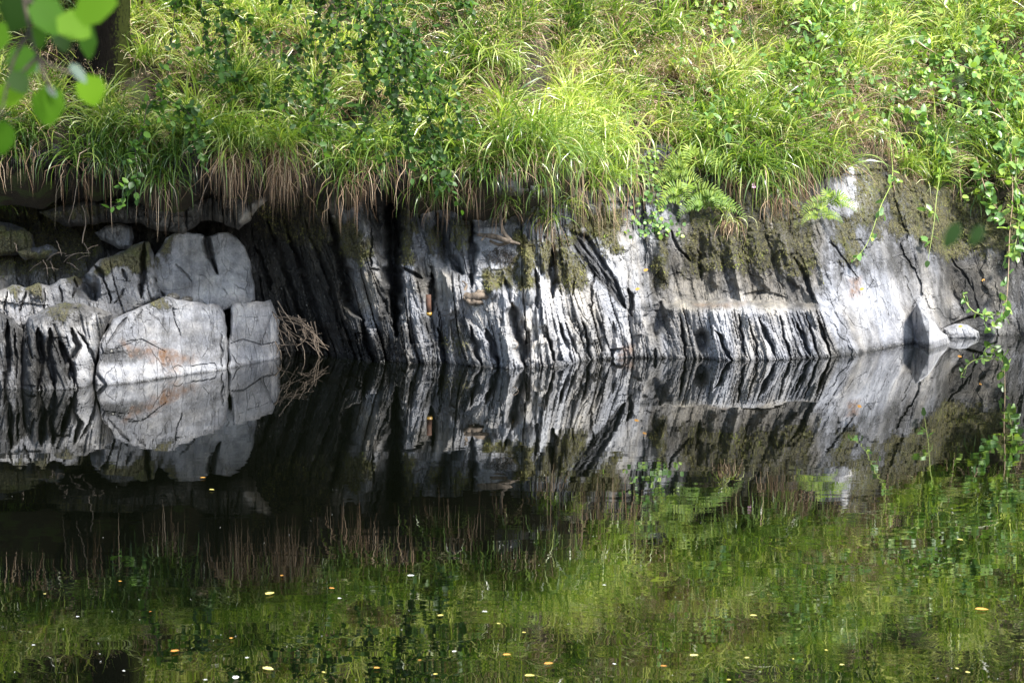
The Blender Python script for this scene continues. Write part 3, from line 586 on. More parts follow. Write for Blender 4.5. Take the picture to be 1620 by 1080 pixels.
# wedge at the right
def block(name, pts, faces, label, tone0=.8, s=0, sub=34, dark=None):
    mb = MB(); Vs = [np.array(p, float) for p in pts]
    for fi, f in enumerate(faces):
        a, b, c = (Vs[i] for i in f); n = sub; G = []; idx = {}
        nrm = np.cross(b - a, c - a); nrm /= np.linalg.norm(nrm)
        for i in range(n + 1):
            for j in range(n + 1 - i):
                u_, v_ = i / n, j / n; p = a + (b - a) * u_ + (c - a) * v_; idx[(i, j)] = len(G)
                ed_ = min(u_, v_, 1 - u_ - v_); k = min(1, ed_ * 12)
                p = p + nrm * k * (.025 * (fbm(np.array([p[0] * 9]), np.array([p[2] * 3 + p[1] * 2]), s + fi, 4)[0]) + .01 * (fbm(np.array([p[0] * 40 + p[1] * 30]), np.array([p[2] * 8]), s + 7, 2)[0]))
                G.append(p)
        t = []
        for i in range(n):
            for j in range(n - i):
                t.append((idx[(i, j)], idx[(i + 1, j)], idx[(i, j + 1)]))
                if i + j < n - 1: t.append((idx[(i + 1, j)], idx[(i + 1, j + 1)], idx[(i, j + 1)]))
        G = np.array(G)
        mb.add(G, None, t, tone=(tone0 if fi != dark else .4) + .3 * fbm(G[:, 0] * 14 + G[:, 1] * 14, G[:, 2] * 4, s, 3), warm=.1, moss=0, stain=0, wet=0)
    o = mb.build(name, ROCK); return tag(o, label, 'boulder')
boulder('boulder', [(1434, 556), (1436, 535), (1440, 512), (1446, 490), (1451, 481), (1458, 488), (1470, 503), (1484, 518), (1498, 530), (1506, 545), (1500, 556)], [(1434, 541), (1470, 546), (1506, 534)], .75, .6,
        'pointed triangular rock wedge with white right side and striped left side toned darker as in shade', tone0=.68, rough_=.1, s=510, round_=3, rdep=.03, dy=-.3, fold=((1452, 481), (1472, 548), .014),
        cracks=[([(1440, 515), (1437, 556)], 4, .05), ([(1452, 490), (1450, 556)], 3, .05), ([(1460, 510), (1463, 556)], 2, .04)], masks=[([(1434, 556), (1438, 505), (1451, 483), (1462, 515), (1471, 556)], -.15)])  # mask paints shade onto the face turned from the sun
boulder('boulder', [(1490, 540), (1492, 519), (1510, 512), (1530, 513), (1548, 524), (1552, 540)], [(1480, 529), (1560, 530)], .4, .5,
        'low flat pale stone just above the water right of the pointed wedge', tone0=.52, rough_=.08, s=520, round_=8, rdep=.1, dy=-.25)

# ------------------------------------------------------------------ plants: blade and leaf generators
def blades(base, az, el0, L, droop, wd, tint, nseg=5, curl=.0, twist=None, wig=.0):
    N = len(az); t = np.linspace(0, 1, nseg + 1); tm = (t[:-1] + t[1:]) / 2
    el = el0[:, None] - droop[:, None] * tm[None] ** 1.2; azz = az[:, None] + curl * tm[None] * np.sign(np.sin(az * 37))[:, None]
    if wig: el = el + rng.normal(0, wig, el.shape); azz = azz + rng.normal(0, wig * 1.6, azz.shape)
    el = np.clip(el, -1.5, 1.6)
    st_ = np.stack([np.cos(el) * np.cos(azz), np.cos(el) * np.sin(azz), np.sin(el)], -1) * (L[:, None, None] / nseg)
    Pc = np.concatenate([np.zeros((N, 1, 3)), np.cumsum(st_, 1)], 1) + base[:, None]
    dirn = np.concatenate([st_[:, :1], st_], 1); dirn /= np.linalg.norm(dirn, axis=2)[..., None]
    sv = np.stack([-np.sin(az), np.cos(az), 0 * az], -1)[:, None].repeat(nseg + 1, 1); up = np.cross(dirn, sv)
    tw = (rng.uniform(-1.1, 1.1, N) if twist is None else twist)[:, None] * np.linspace(.6, 1.3, nseg + 1)[None]
    S = sv * np.cos(tw)[..., None] + up * np.sin(tw)[..., None]
    prof = np.clip(1.02 - t ** 2.6, .03, 1) * np.clip(.55 + t * 2, 0, 1)
    hw = wd[:, None] * .5 * prof[None]
    V = np.stack([Pc - S * hw[..., None], Pc + S * hw[..., None]], 2).reshape(-1, 3)
    k = (np.arange(N) * (nseg + 1) * 2)[:, None] + (np.arange(nseg) * 2)[None]
    Q = np.stack([k, k + 1, k + 3, k + 2], -1).reshape(-1, 4)
    tt = np.repeat(tint, (nseg + 1) * 2)
    return V, Q, tt, Pc
LT = np.array([(0, 0, 0), (.3, 0, -.03), (.65, 0, -.02), (1, 0, -.1), (.22, .42, .03), (.6, .44, .02), (.22, -.42, .03), (.6, -.44, .02), (.88, .2, -.04), (.88, -.2, -.04)])
LQ = np.array([(0, 1, 4, 4), (1, 2, 5, 4), (2, 3, 8, 5), (0, 6, 1, 1), (1, 6, 7, 2), (2, 7, 9, 3)])
LTRI = np.array([(0, 1, 4), (1, 2, 5), (1, 5, 4), (2, 3, 8), (2, 8, 5), (0, 6, 1), (1, 6, 7), (1, 7, 2), (2, 7, 9), (2, 9, 3)])
def leaves(base, fwd, nrm, L, W):
    fwd = fwd / (np.linalg.norm(fwd, axis=1)[:, None] + 1e-9); sd_ = np.cross(nrm, fwd); sd_ /= np.linalg.norm(sd_, axis=1)[:, None] + 1e-9
    up = np.cross(fwd, sd_); T_ = LT[None]
    V = base[:, None] + L[:, None, None] * T_[..., 0:1] * fwd[:, None] + (L * W)[:, None, None] * T_[..., 1:2] * sd_[:, None] + L[:, None, None] * T_[..., 2:3] * up[:, None]
    N = len(L); t = (np.arange(N) * 10)[:, None, None] + LTRI[None]
    return V.reshape(-1, 3), t.reshape(-1, 3)
def rvec(n, down=.3):
    v = rng.normal(size=(n, 3)); v[:, 2] -= down; return v / np.linalg.norm(v, axis=1)[:, None]
def upn(n, j=.5):
    v = rng.normal(size=(n, 3)) * j + np.array([0.15, -.35, .8]); return v / np.linalg.norm(v, axis=1)[:, None]

# --- slope grass, a continuous cover of rush tufts: one stuff object per kind
def field(n, px0, px1, s0, s1, bl, lmin, lmax, wmin, wmax):
    cxs = rng.uniform(px0, px1, n); cs = rng.uniform(s0, s1, n); c = hill(cxs, cs)
    ppx, ppy = proj(c)
    return cxs, cs, c, ppx, ppy
def gap_at(px, py):
    g = vn(px / 60 + 3, py / 38, 333) * .75 + vn(px / 25, py / 18, 334) * .25
    return (g < .3) | (np.exp(-((px - 1052) / 30) ** 2 - ((py - 235) / 28) ** 2) > .5) | (np.exp(-((px - 1450) / 45) ** 2 - ((py - 212) / 25) ** 2) > .55) | ((abs(px - 165) < 55) & (abs(py - 125) < 28))
def brown_at(px, py):
    b = .1 + .38 * sstep(.45, .7, vn(px / 55, py / 40, 301))
    for (x, y, rx_, ry_, a) in [(1075, 155, 60, 70, .8), (1330, 190, 90, 50, .7), (1130, 80, 60, 40, .55), (860, 50, 60, 40, .2), (1460, 190, 60, 35, .45), (790, 100, 30, 30, .4), (1010, 20, 60, 30, .25), (960, 110, 60, 30, .3), (1590, 100, 40, 60, .4), (1390, 240, 40, 40, .5), (1100, 10, 50, 30, .3), (500, 70, 60, 60, .15)]:
        b = b + a * np.exp(-((px - x) / rx_) ** 2 - ((py - y) / ry_) ** 2)
    return np.clip(b, 0, .85)
gb = MB(); db = MB()
def tufts(n, s0, s1, per, scale=1.0, seg=5):
    cxs, cs, c, ppx, ppy = field(n, -250, 1870, s0, s1, per, 0, 0, 0, 0)
    ok = ~gap_at(ppx, ppy) | (rng.random(n) < .12); cxs, cs, c, ppx, ppy = cxs[ok], cs[ok], c[ok], ppx[ok], ppy[ok]; n = len(cxs)
    m = n * per; id_ = np.repeat(np.arange(n), per)
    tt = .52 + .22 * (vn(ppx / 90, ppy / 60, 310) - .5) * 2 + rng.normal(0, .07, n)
    # sunlight on the big tussock's crest put into the tint as yellow
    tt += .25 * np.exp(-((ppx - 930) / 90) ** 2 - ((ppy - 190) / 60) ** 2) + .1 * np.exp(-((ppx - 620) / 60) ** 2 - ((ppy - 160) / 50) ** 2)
    size = (rng.uniform(.7, 1.5, n) * scale)
    az = rng.uniform(0, 2 * math.pi, m); out_ = rng.random(m) < .45; az = np.where(out_, rng.normal(-math.pi / 2, .9, m), az)
    el0 = rng.uniform(.75, 1.5, m); L = rng.uniform(.2, .42, m) * size[id_]; dr = rng.uniform(.5, 2.3, m)
    base = c[id_] + rng.normal(0, .03, (m, 3)) * size[id_][:, None]; base[:, 2] -= .02
    dead = rng.random(m) < brown_at(ppx, ppy)[id_] * .8
    wd = rng.uniform(.006, .0125, m) * size[id_]
    tint = np.clip(tt[id_] + rng.normal(0, .21, m), 0, 1); pl = rng.random(m) < .1; tint = np.where(pl, rng.uniform(.9, 1, m), tint)
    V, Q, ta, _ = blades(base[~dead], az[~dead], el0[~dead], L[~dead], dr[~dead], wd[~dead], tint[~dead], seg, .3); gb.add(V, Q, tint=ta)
    k = dead.sum(); V, Q, ta, _ = blades(base[dead], az[dead], el0[dead] - .6, L[dead] * .9, dr[dead], wd[dead] * .55, rng.uniform(.3, 1, k), 4, .3, wig=.2); db.add(V, Q, tint=ta)
tufts(1150, .05, 2.9, 88); tufts(420, 2.9, 6.0, 40, 1.5, 4)
# seed heads: fine pinkish-brown panicles
def seedheads(n):
    cxs = rng.uniform(-240, 1860, n * 6); cs = rng.uniform(0, 3.0, n * 6); c = hill(cxs, cs); ppx, ppy = proj(c)
    k = rng.random(n * 6) < brown_at(ppx, ppy) ** 1.1; c = c[k][:n]; m = len(c)
    base = c; az = rng.uniform(0, 6.28, m); az = np.where(rng.random(m) < .6, rng.normal(-1.57, .8, m), az)
    L = rng.uniform(.22, .42, m)
    V, Q, ta, Pc = blades(base, az, rng.uniform(.8, 1.5, m), L, rng.uniform(.4, 2.0, m), np.full(m, .003), rng.uniform(.4, .9, m), 5); db.add(V, Q, tint=ta)
    # spikelets
    per = 12; tip = Pc[:, -1][:, None] * rng.uniform(.0, 1, (m, per, 1)) ; t_ = rng.uniform(0, 1, (m, per, 1)); tip = Pc[:, -1][:, None] * t_ + Pc[:, -2][:, None] * (1 - t_)
    tip = (tip + rng.normal(0, .018, (m, per, 3))).reshape(-1, 3)
    mm = len(tip); V, Q, ta, _ = blades(tip, rng.uniform(0, 6.28, mm), rng.uniform(-1, 1, mm), rng.uniform(.01, .022, mm), np.zeros(mm), rng.uniform(.004, .008, mm), rng.uniform(.35, 1, mm), 2); db.add(V, Q, tint=ta)
seedheads(5200)
def fringe(n, per, s0, s1, grn, lo, hi):
    global rng
    cxs = rng.uniform(-250, 1870, n); ok = (vn(cxs / 38, cxs * 0, 350 + grn) > .45) & ~((cxs > 985) & (cxs < 1085)) & ~((cxs > 1335) & (cxs < 1400)) & ~((cxs > 1460) & (rng.random(n) < .6)); cxs = cxs[ok]; n = len(cxs)
    cs = rng.uniform(s0, s1, n); c = hill(cxs, cs); ppx, ppy = proj(c)
    id_ = np.repeat(np.arange(n), per); m = len(id_); az = rng.normal(-math.pi / 2, .95, m); base = c[id_] + rng.normal(0, .03, (m, 3)) * np.array([1.3, .6, .8])
    sz = rng.uniform(.7, 1.25, n)[id_]
    if grn:
        tt = .45 + .3 * (vn(ppx / 70, ppy / 60, 320) - .5) + .3 * np.exp(-((ppx - 940) / 70) ** 2) - .12 * (ppx < 700)  # tint carries painted sun on the mound and shade along the left lip
        V, Q, ta, _ = blades(base, az, rng.uniform(-.2, 1.3, m), rng.uniform(lo, hi, m) * sz, rng.uniform(1.2, 2.7, m), rng.uniform(.006, .0115, m), np.clip(tt[id_] + rng.normal(0, .14, m), 0, 1), 6, .3); gb.add(V, Q, tint=ta)
    else:
        V, Q, ta, _ = blades(base, az, rng.uniform(-1.2, .2, m), rng.uniform(lo, hi, m) * sz * (.5 + .8 * vn(ppx / 30, ppx * 0, 377))[id_], rng.uniform(.9, 1.8, m), rng.uniform(.003, .006, m), rng.uniform(.05, .85, m), 5, .2, wig=.28); db.add(V, Q, tint=ta)
fringe(170, 45, -.03, .22, True, .16, .36); fringe(22, 34, -.03, .1, False, .1, .24)
tag(gb.build('grass', GRASS), 'dense yellow-green rush and grass blades covering the slope', 'grass', kind='stuff')
tag(db.build('dry_grass', DEAD), 'brown dead blades and feathery seed heads among the green rushes', 'grass', kind='stuff')

# --- moss cushions and trailing moss on the rock
mossM = new_mat; MOSS = leaf_mat('moss_shoots', [(0, (.025, .022, .01)), (.45, (.15, .14, .05)), (.8, (.32, .31, .11)), (1, (.26, .32, .05))], .9, .15, 1, .1)
pv = moss * (.55 + .9 * vn(PX / 9, PY / 14, 971)) * (PY > rimpy - 6) * (PX > -120) * (PX < 1740); pv = np.clip(pv - .3, 0, 1).ravel(); pick = rng.choice(len(pv), 34000, p=pv / pv.sum())
b_ = P.reshape(-1, 3)[pick] + rng.normal(0, .004, (34000, 3)) + np.array([0, .004, 0]); k_ = len(b_); tm = vn(PX / 30, PY / 25, 975).ravel()[pick]
V, Q, ta, _ = blades(b_, rng.normal(-1.57, .9, k_), rng.uniform(-.6, 1.1, k_), rng.uniform(.01, .032, k_), rng.uniform(.5, 2.4, k_), rng.uniform(.003, .0065, k_), np.clip(tm * .8 + rng.normal(.05, .2, k_), 0, 1), 3, wig=.3)
tag(mesh_obj('moss', V, Q, None, MOSS, None, {'tint': ta}), 'olive moss and liverwort clinging to the damp rock ribs', 'moss', kind='stuff')
# --- individual hanging tussocks along the lip of the bank
def tussock(px, py, sz, label, green=150, dead=90, hang=.55, tint=.5, dy=.0, spread=1.0, Yf=None):
    r = np.interp(px, RIM[:, 0], RIM[:, 1]); Yc = (bank_sm(px, max(py, r - 10)) if Yf is None else Yf) - .03 + dy
    c = at(px, py, Yc); root = empty('rush_tussock', c, label, 'rush tussock', 'rush tussocks hanging over the lip of the bank')
    n = green; az = np.where(rng.random(n) < .7, rng.normal(-math.pi / 2, 1.0, n), rng.uniform(0, 6.28, n))
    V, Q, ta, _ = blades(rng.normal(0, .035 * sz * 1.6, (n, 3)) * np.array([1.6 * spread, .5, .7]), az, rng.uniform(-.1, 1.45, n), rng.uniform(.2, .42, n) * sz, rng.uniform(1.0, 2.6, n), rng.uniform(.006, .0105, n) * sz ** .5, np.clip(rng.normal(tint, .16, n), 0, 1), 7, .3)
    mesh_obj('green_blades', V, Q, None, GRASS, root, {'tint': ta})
    if dead > 20:
        n = dead; az = rng.normal(-math.pi / 2, .9, n)
        V, Q, ta, _ = blades(rng.normal(0, .035 * sz * 1.5, (n, 3)) * np.array([1.6 * spread, .4, .6]) - np.array([0, 0, .03]), az, rng.uniform(-1.2, .1, n), rng.uniform(.2, .44, n) * sz * hang / .55, rng.uniform(.9, 1.6, n), rng.uniform(.003, .006, n), np.clip(rng.normal(.45, .28, n), 0, 1), 7, .2, wig=.3)
        mesh_obj('dead_blades', V, Q, None, DEAD, root, {'tint': ta})
    return root
TUS = [  # tints include painted light: yellower on the sunlit crest, darker along the shaded left
 (30, 225, 1.0, 'bushy green rush tussock at the left edge below the blurred leaves', 170, 70, .5, .45, 1.2),
 (130, 235, 1.05, 'spidery green rush tussock right of the left-edge tussock, trailing long blades', 130, 90, .55, .38, 1.1),
 (-60, 235, 1.1, 'rush tussock running out of the left side of the picture', 140, 60, .5, .45, 1.2),
 (12, 325, .6, 'smallest rush tuft, low at the left edge beside the dark hollow', 60, 25, .5, .45, 1),
 (255, 262, 1.15, 'green rush tussock with long drooping blades directly behind the trailing leafy twig', 150, 70, .55, .35, 1),
 (205, 215, .9, 'brownish rush tussock at the foot of the tree trunk', 90, 110, .5, .4, 1.2),
 (325, 215, 1.0, 'green rush tussock above the bare dark hollow, left of the first brown skirt', 170, 60, .5, .5, 1.2),
 (372, 228, 1.0, 'rush tussock with a short brown skirt of dead blades over the hollow', 120, 230, .55, .55, 1),
 (450, 232, 1.15, 'rush tussock with the longest, palest brown skirt over the hollow', 130, 300, .62, .62, .9),
 (410, 205, .9, 'fresh green tussock between and above the two brown skirts', 160, 40, .5, .6, 1.3),
 (550, 275, .95, 'isolated rush tussock with brown skirt hanging left of the dark cleft', 130, 110, .6, .42, 1),
 (595, 235, 1.1, 'wide green tussock above the dark cleft in the rock', 170, 140, .5, .5, 1.4),
 (520, 225, .9, 'small dim tussock behind the leafy twigs, right of the palest skirt', 90, 80, .5, .4, 1.1),
 (690, 290, .9, 'green rush tussock hanging to the right of the dark cleft, under leafy twigs', 160, 60, .55, .45, 1.1),
 (640, 215, 1.0, 'bright tussock behind the dense leafy twigs', 170, 40, .5, .65, 1.4),
 (745, 245, 1.05, 'rush tussock with drooping blades at the left shoulder of the big mound', 150, 110, .6, .42, 1.1),
 (800, 315, .72, 'small star-shaped rush tuft below the big mound, left one of two', 60, 50, .6, .5, .6),
 (865, 330, .72, 'small star-shaped rush tuft below the big mound, right one of two', 55, 50, .6, .5, .6),
 (820, 215, 1.2, 'large rush tussock forming the left part of the big mound', 240, 80, .6, .55, 1.4),
 (880, 235, 1.3, 'large shaggy rush tussock hanging in the middle of the big mound', 240, 150, .62, .55, 1.3),
 (900, 180, 1.15, 'bright rush tussock on the crest of the big mound', 260, 20, .5, .78, 1.6),
 (955, 215, 1.15, 'yellow sunlit rush tussock on the right shoulder of the big mound', 240, 60, .55, .85, 1.3),
 (940, 275, 1.0, 'shaggy half-brown tussock low on the right flank of the big mound', 130, 170, .55, .6, 1.2),
 (990, 270, .75, 'pale thin tuft at the lower right tip of the big mound', 80, 60, .5, .7, .9),
 (905, 325, .6, 'thin yellowish tuft on the mossy rock below the big mound', 50, 20, .5, .7, .8),
 (1042, 215, .65, 'small fan-shaped green tuft in the notch between the two mounds', 70, 15, .4, .6, .5),
 (1065, 260, .6, 'small bright tuft above the ivy in the notch', 50, 15, .4, .65, .7),
 (1110, 235, 1.05, 'green rush tussock at the left end of the right-hand mound', 190, 60, .5, .55, 1.3),
 (1180, 250, 1.1, 'dense green rush tussock in the middle of the right-hand mound', 220, 90, .5, .5, 1.3),
 (1250, 255, 1.15, 'rush tussock with a deep red-brown skirt in the right-hand mound', 210, 220, .6, .5, 1.2),
 (1300, 245, 1.1, 'green rush tussock at the right end of the right-hand mound', 190, 120, .5, .55, 1.2),
 (1225, 305, .75, 'low rusty tuft hanging under the right-hand mound', 40, 150, .5, .6, 1),
 (1155, 345, .6, 'small red-brown dead tuft beside the ferns', 25, 120, .5, .8, 1),
 (1130, 190, 1.0, 'leaning tussock high on the left of the right-hand mound', 190, 40, .5, .55, 1.3),
 (1375, 215, 1.0, 'brown feathery tussock above the white rock streak', 90, 190, .5, .6, 1.2),
 (1437, 268, .75, 'upright spiky tuft with a brown root skirt standing alone on the mossy rock', 120, 60, .5, .6, .6),
 (1480, 215, 1.0, 'shaded tussock beside the bramble leaves', 130, 110, .5, .35, 1.2),
 (1540, 235, 1.05, 'grey-green drooping tussock behind the bramble stems', 150, 70, .55, .42, 1.1),
 (1600, 240, 1.0, 'tussock at the right edge above the long bramble stem', 120, 70, .5, .5, 1.2),
 (1680, 235, 1.1, 'tussock running out of the right side of the picture', 120, 60, .5, .5, 1.2),
 (775, 85, 1.0, 'rush tussock with a grey-brown skirt beside the yellow-lichened boulder', 150, 180, .55, .65, 1.1),
]
for (px, py, sz, lb, g, d, hg, ti, spd) in TUS:
    if 730 < px < 975 and sz > .9: sz *= 1.2; py += 8; g = int(g * 1.2); d = int(d * .7)
    elif sz > .7: sz *= rng.uniform(.95, 1.3); py += rng.uniform(-12, 14)
    if d < 200: d = int(d * .5)
    else: d = int(d * .8); spd *= .6
    if py < 200 or (px > 1000 and py < np.interp(px, RIM[:, 0], RIM[:, 1]) - 12) or py < np.interp(px, RIM[:, 0], RIM[:, 1]) - 20:
        # above the lip: find the point of the slope that shows at this height
        sq = np.linspace(0, 3, 200); h3 = hill(np.full(200, float(px)), sq); k = np.argmin(abs(proj(h3)[1] - py - 4)); tussock(px, py, sz, lb, g, d, hg, ti, 0, spd, h3[k, 1] - .05)
    else: tussock(px, py, sz, lb, g, d, hg, ti, -.06, spd)

# ------------------------------------------------------------------ the tree
def tree():
    base = at(158, 146, 15.9); root = empty('tree', base, 'dark mossy tree trunk rising out of the frame at the upper left', 'tree')
    n, sdn = 46, 40; hs = np.concatenate([np.linspace(-.25, 1.2, 34), np.linspace(1.4, 5.2, 12)]); V = []; M = []
    for h in hs:
        r = .2 + .1 * math.exp(-(h + .05) / .22 if h > -.05 else 0) - .012 * max(h, 0)
        for j in range(sdn):
            a = 2 * math.pi * j / sdn
            rr = r * (1 + .12 * math.sin(a * 5 + 1) * math.exp(-max(h, 0) / .35) + .05 * (vn(np.array([a * 3.5]), np.array([h * 2.2]), 3)[0] - .5) + .06 * (vn(np.array([a * 8]), np.array([h * 6.]), 5)[0] - .5))
            V.append((.03 * h + .04 * math.sin(h * 1.3) + rr * math.cos(a), rr * math.sin(a), h)); M.append(.62 * max(0, math.cos(a + .25)) ** 2 + .08)
    q = [(i * sdn + j, i * sdn + (j + 1) % sdn, (i + 1) * sdn + (j + 1) % sdn, (i + 1) * sdn + j) for i in range(len(hs) - 1) for j in range(sdn)]
    mesh_obj('trunk', V, q, None, BARK, root, {'moss': M})
    mb = MB(); tips = []
    for k in range(9):
        a = k * 2.4 + .3; h0 = 2.3 + k * .32; L = 2.2 - k * .1
        pts = [(0.1, 0, h0), (math.cos(a) * L * .4, math.sin(a) * L * .4, h0 + .5), (math.cos(a) * L, math.sin(a) * L, h0 + .75 + .2 * math.sin(k))]
        p = smooth_line(pts, 10); V, q, t = tube(p, [.07, .04, .012], 6); mb.add(V, q, t, moss=.2); tips += list(p[3:])
    mb.build('limb', BARK, root)
    tips = np.array(tips); n = 5200; c = tips[rng.integers(0, len(tips), n)] + rng.normal(0, .38, (n, 3)); c[:, 2] = np.maximum(c[:, 2], 2.0)
    # unseen limbs and leaf clump added to shade the left lip; twigs hang below
    k_ = 5200; wx = rng.uniform(-4.5, -.4, k_); wy = rng.uniform(13.5, 15.1, k_); wz = 3.15 + rng.random(k_) ** 1.5 * 1.0
    m_ = vn(wx * 2.6, wy * 2.6, 950) * .7 + vn(wx * 7, wy * 7, 951) * .3 > .46; low = np.stack([wx, wy, wz], -1)[m_] - np.array(base)
    mb = MB()
    for x1, y1 in ((-4, 13.9), (-2.6, 13.8), (-1.2, 14.0), (-.6, 14.6), (-2.0, 14.9)):
        p = smooth_line([(.12, -.1, 2.2), ((x1 - base[0]) * .5, (y1 - base[1]) * .6, 1.75), (x1 - base[0], y1 - base[1], 1.5)], 12); V, q, t = tube(p, [.06, .03, .01], 6); mb.add(V, q, t, moss=.2)
    mb.build('limb', BARK, root)
    c = np.vstack([c, low]); n = len(c)
    V, t = leaves(c, rvec(n), upn(n, .6), rng.uniform(.05, .095, n), rng.uniform(.6, .8, n))
    mesh_obj('crown', V, None, t, BROAD, root, {'tint': np.repeat(rng.uniform(.2, 1, n), 10)})
tree()

# ------------------------------------------------------------------ leafy twigs hanging from the canopy
def leafy_twig(pts, Yd, label, nside=14, sidelen=.22, leaf=.055, nleaf=9, bare=0.0, tint=(.1, .8), rad=.005, W=.68, stem=TWIG, mat=BROAD, name='hanging_twig', cat='leafy twig', group='leafy twigs hanging from the tree canopy', droop=.35):
    W3 = smooth_line([at(x, y, Yd + dz) for x, y, dz in [(p if len(p) == 3 else (*p, 0)) for p in pts]], 28)
    o0 = W3[0].copy(); root = empty(name, o0, label, cat, group); W3 = W3 - o0
    mb = MB(); V, q, t = tube(W3, [rad, rad * .8, rad * .3], 5); mb.add(V, q, t)
    LB = []; LF = []
    for i in range(nside):
        f = bare + (1 - bare) * (i + rng.random() * .8) / nside; k = min(26, int(f * 27)); b = W3[k]; T_ = W3[k + 1] - W3[k]; T_ /= np.linalg.norm(T_) + 1e-9
        d = T_ * .35 + rvec(1, droop * .5)[0]; d[1] *= .6; d /= np.linalg.norm(d); L = sidelen * rng.uniform(.4, 1.1) * (1.1 - .4 * f)
        p = np.array([b + d * L * u + np.array([0, 0, -.25 * L * u * u]) + (rng.normal(0, .006, 3) if u > 0 else 0) for u in np.linspace(0, 1, 6)])
        V, q, t = tube(p, [rad * .5, rad * .2], 4); mb.add(V, q, t)
        for u in np.linspace(.1, 1, nleaf):
            g = u * 5; a = int(min(4, g)); LB.append(p[a] + (p[a + 1] - p[a]) * (g - a)); LF.append(d * .5 + rvec(1, .2)[0] * .9)
    for f in np.linspace(bare, 1, int(nside * 1.5)):
        k = int(f * 27); LB.append(W3[k]); LF.append(rvec(1, .4)[0])
    mb.build('twig', stem, root)
    LB, LF = np.array(LB), np.array(LF); n = len(LB)
    V, t = leaves(LB, LF, upn(n, .55), rng.uniform(.65, 1.15, n) * leaf, np.full(n, W) + rng.uniform(-.06, .06, n))
    mesh_obj('foliage', V, None, t, mat, root, {'tint': np.repeat(rng.uniform(*tint, n), 10)})
    return root
HT = [
 ([(284, -40), (277, 10), (272, 60), (266, 110), (264, 128)], 14.7, 'thin bare stem hanging just right of the tree trunk, leafy only at its top', 4, .1, .05, 5, 0),
 ([(250, -40), (285, -8), (330, 5), (385, 30), (425, 62)], 14.6, 'pale leafy twig arching right along the top edge near the trunk', 9, .16, .06, 6, .1),
 ([(300, -30), (318, 20), (332, 70), (352, 110), (378, 128)], 14.7, 'drooping twig of dark round leaves, left of the dense ones', 10, .14, .055, 6, .15),
 ([(340, -20), (352, 40), (358, 92), (350, 150)], 14.8, 'short twig of dark leaves overlapping the bright grass', 8, .13, .052, 6, .2),
 ([(225, 160), (255, 160), (290, 170), (310, 205), (318, 250)], 14.6, 'low twig with bright backlit leaves at its tip, above the hollow', 10, .14, .058, 7, .05),
 ([(232, 165), (226, 205), (214, 240), (218, 272), (206, 300), (186, 324)], 14.6, 'lowest trailing twig of pale green leaves over the dark hollow', 9, .09, .055, 6, .05),
 ([(520, -30), (500, 30), (470, 80), (458, 130), (420, 160)], 14.6, 'leafy twig sweeping down to the left from the top edge', 14, .2, .05, 8, .1),
 ([(540, -30), (535, 40), (520, 100), (505, 160), (490, 215)], 14.5, 'long twig of small dark leaves left of the densest spray', 15, .2, .05, 8, .05),
 ([(560, -30), (570, 40), (575, 100), (585, 170), (570, 215)], 14.6, 'dense dark leafy spray in the middle of the hanging twigs', 18, .22, .05, 9, .0),
 ([(600, -30), (618, 40), (650, 90), (690, 140), (735, 195)], 14.5, 'arching twig whose tip reaches furthest right', 18, .22, .05, 9, .0),
 ([(610, -20), (640, 60), (665, 130), (682, 200), (690, 262), (700, 290)], 14.6, 'longest leafy twig, its tip nearly touching the rush tussock by the cleft', 20, .2, .052, 9, .0),
 ([(590, -20), (612, 70), (625, 140), (640, 200), (650, 240)], 14.7, 'shadowy leafy twig just left of the longest one', 18, .2, .05, 9, .0),
 ([(560, -30), (600, 20), (632, 60), (640, 100), (612, 140)], 14.4, 'curled leafy twig high in the densest spray', 16, .2, .05, 9, .0),
 ([(430, -40), (470, -12), (520, 2), (560, 12)], 14.6, 'leafy twig running along the top edge, left half', 10, .14, .05, 7, .0),
 ([(640, -45), (690, -20), (730, -4), (750, 4)], 14.6, 'tip of a leafy twig just entering at the top middle', 7, .1, .05, 6, .3)]
for a in HT: leafy_twig(a[0], a[1], a[2], int(a[3] * 1.7), a[4] * (1.75 if a[0][0][0] > 450 else 1.3), a[5] * 1.15, a[6], a[7], rad=.0035)
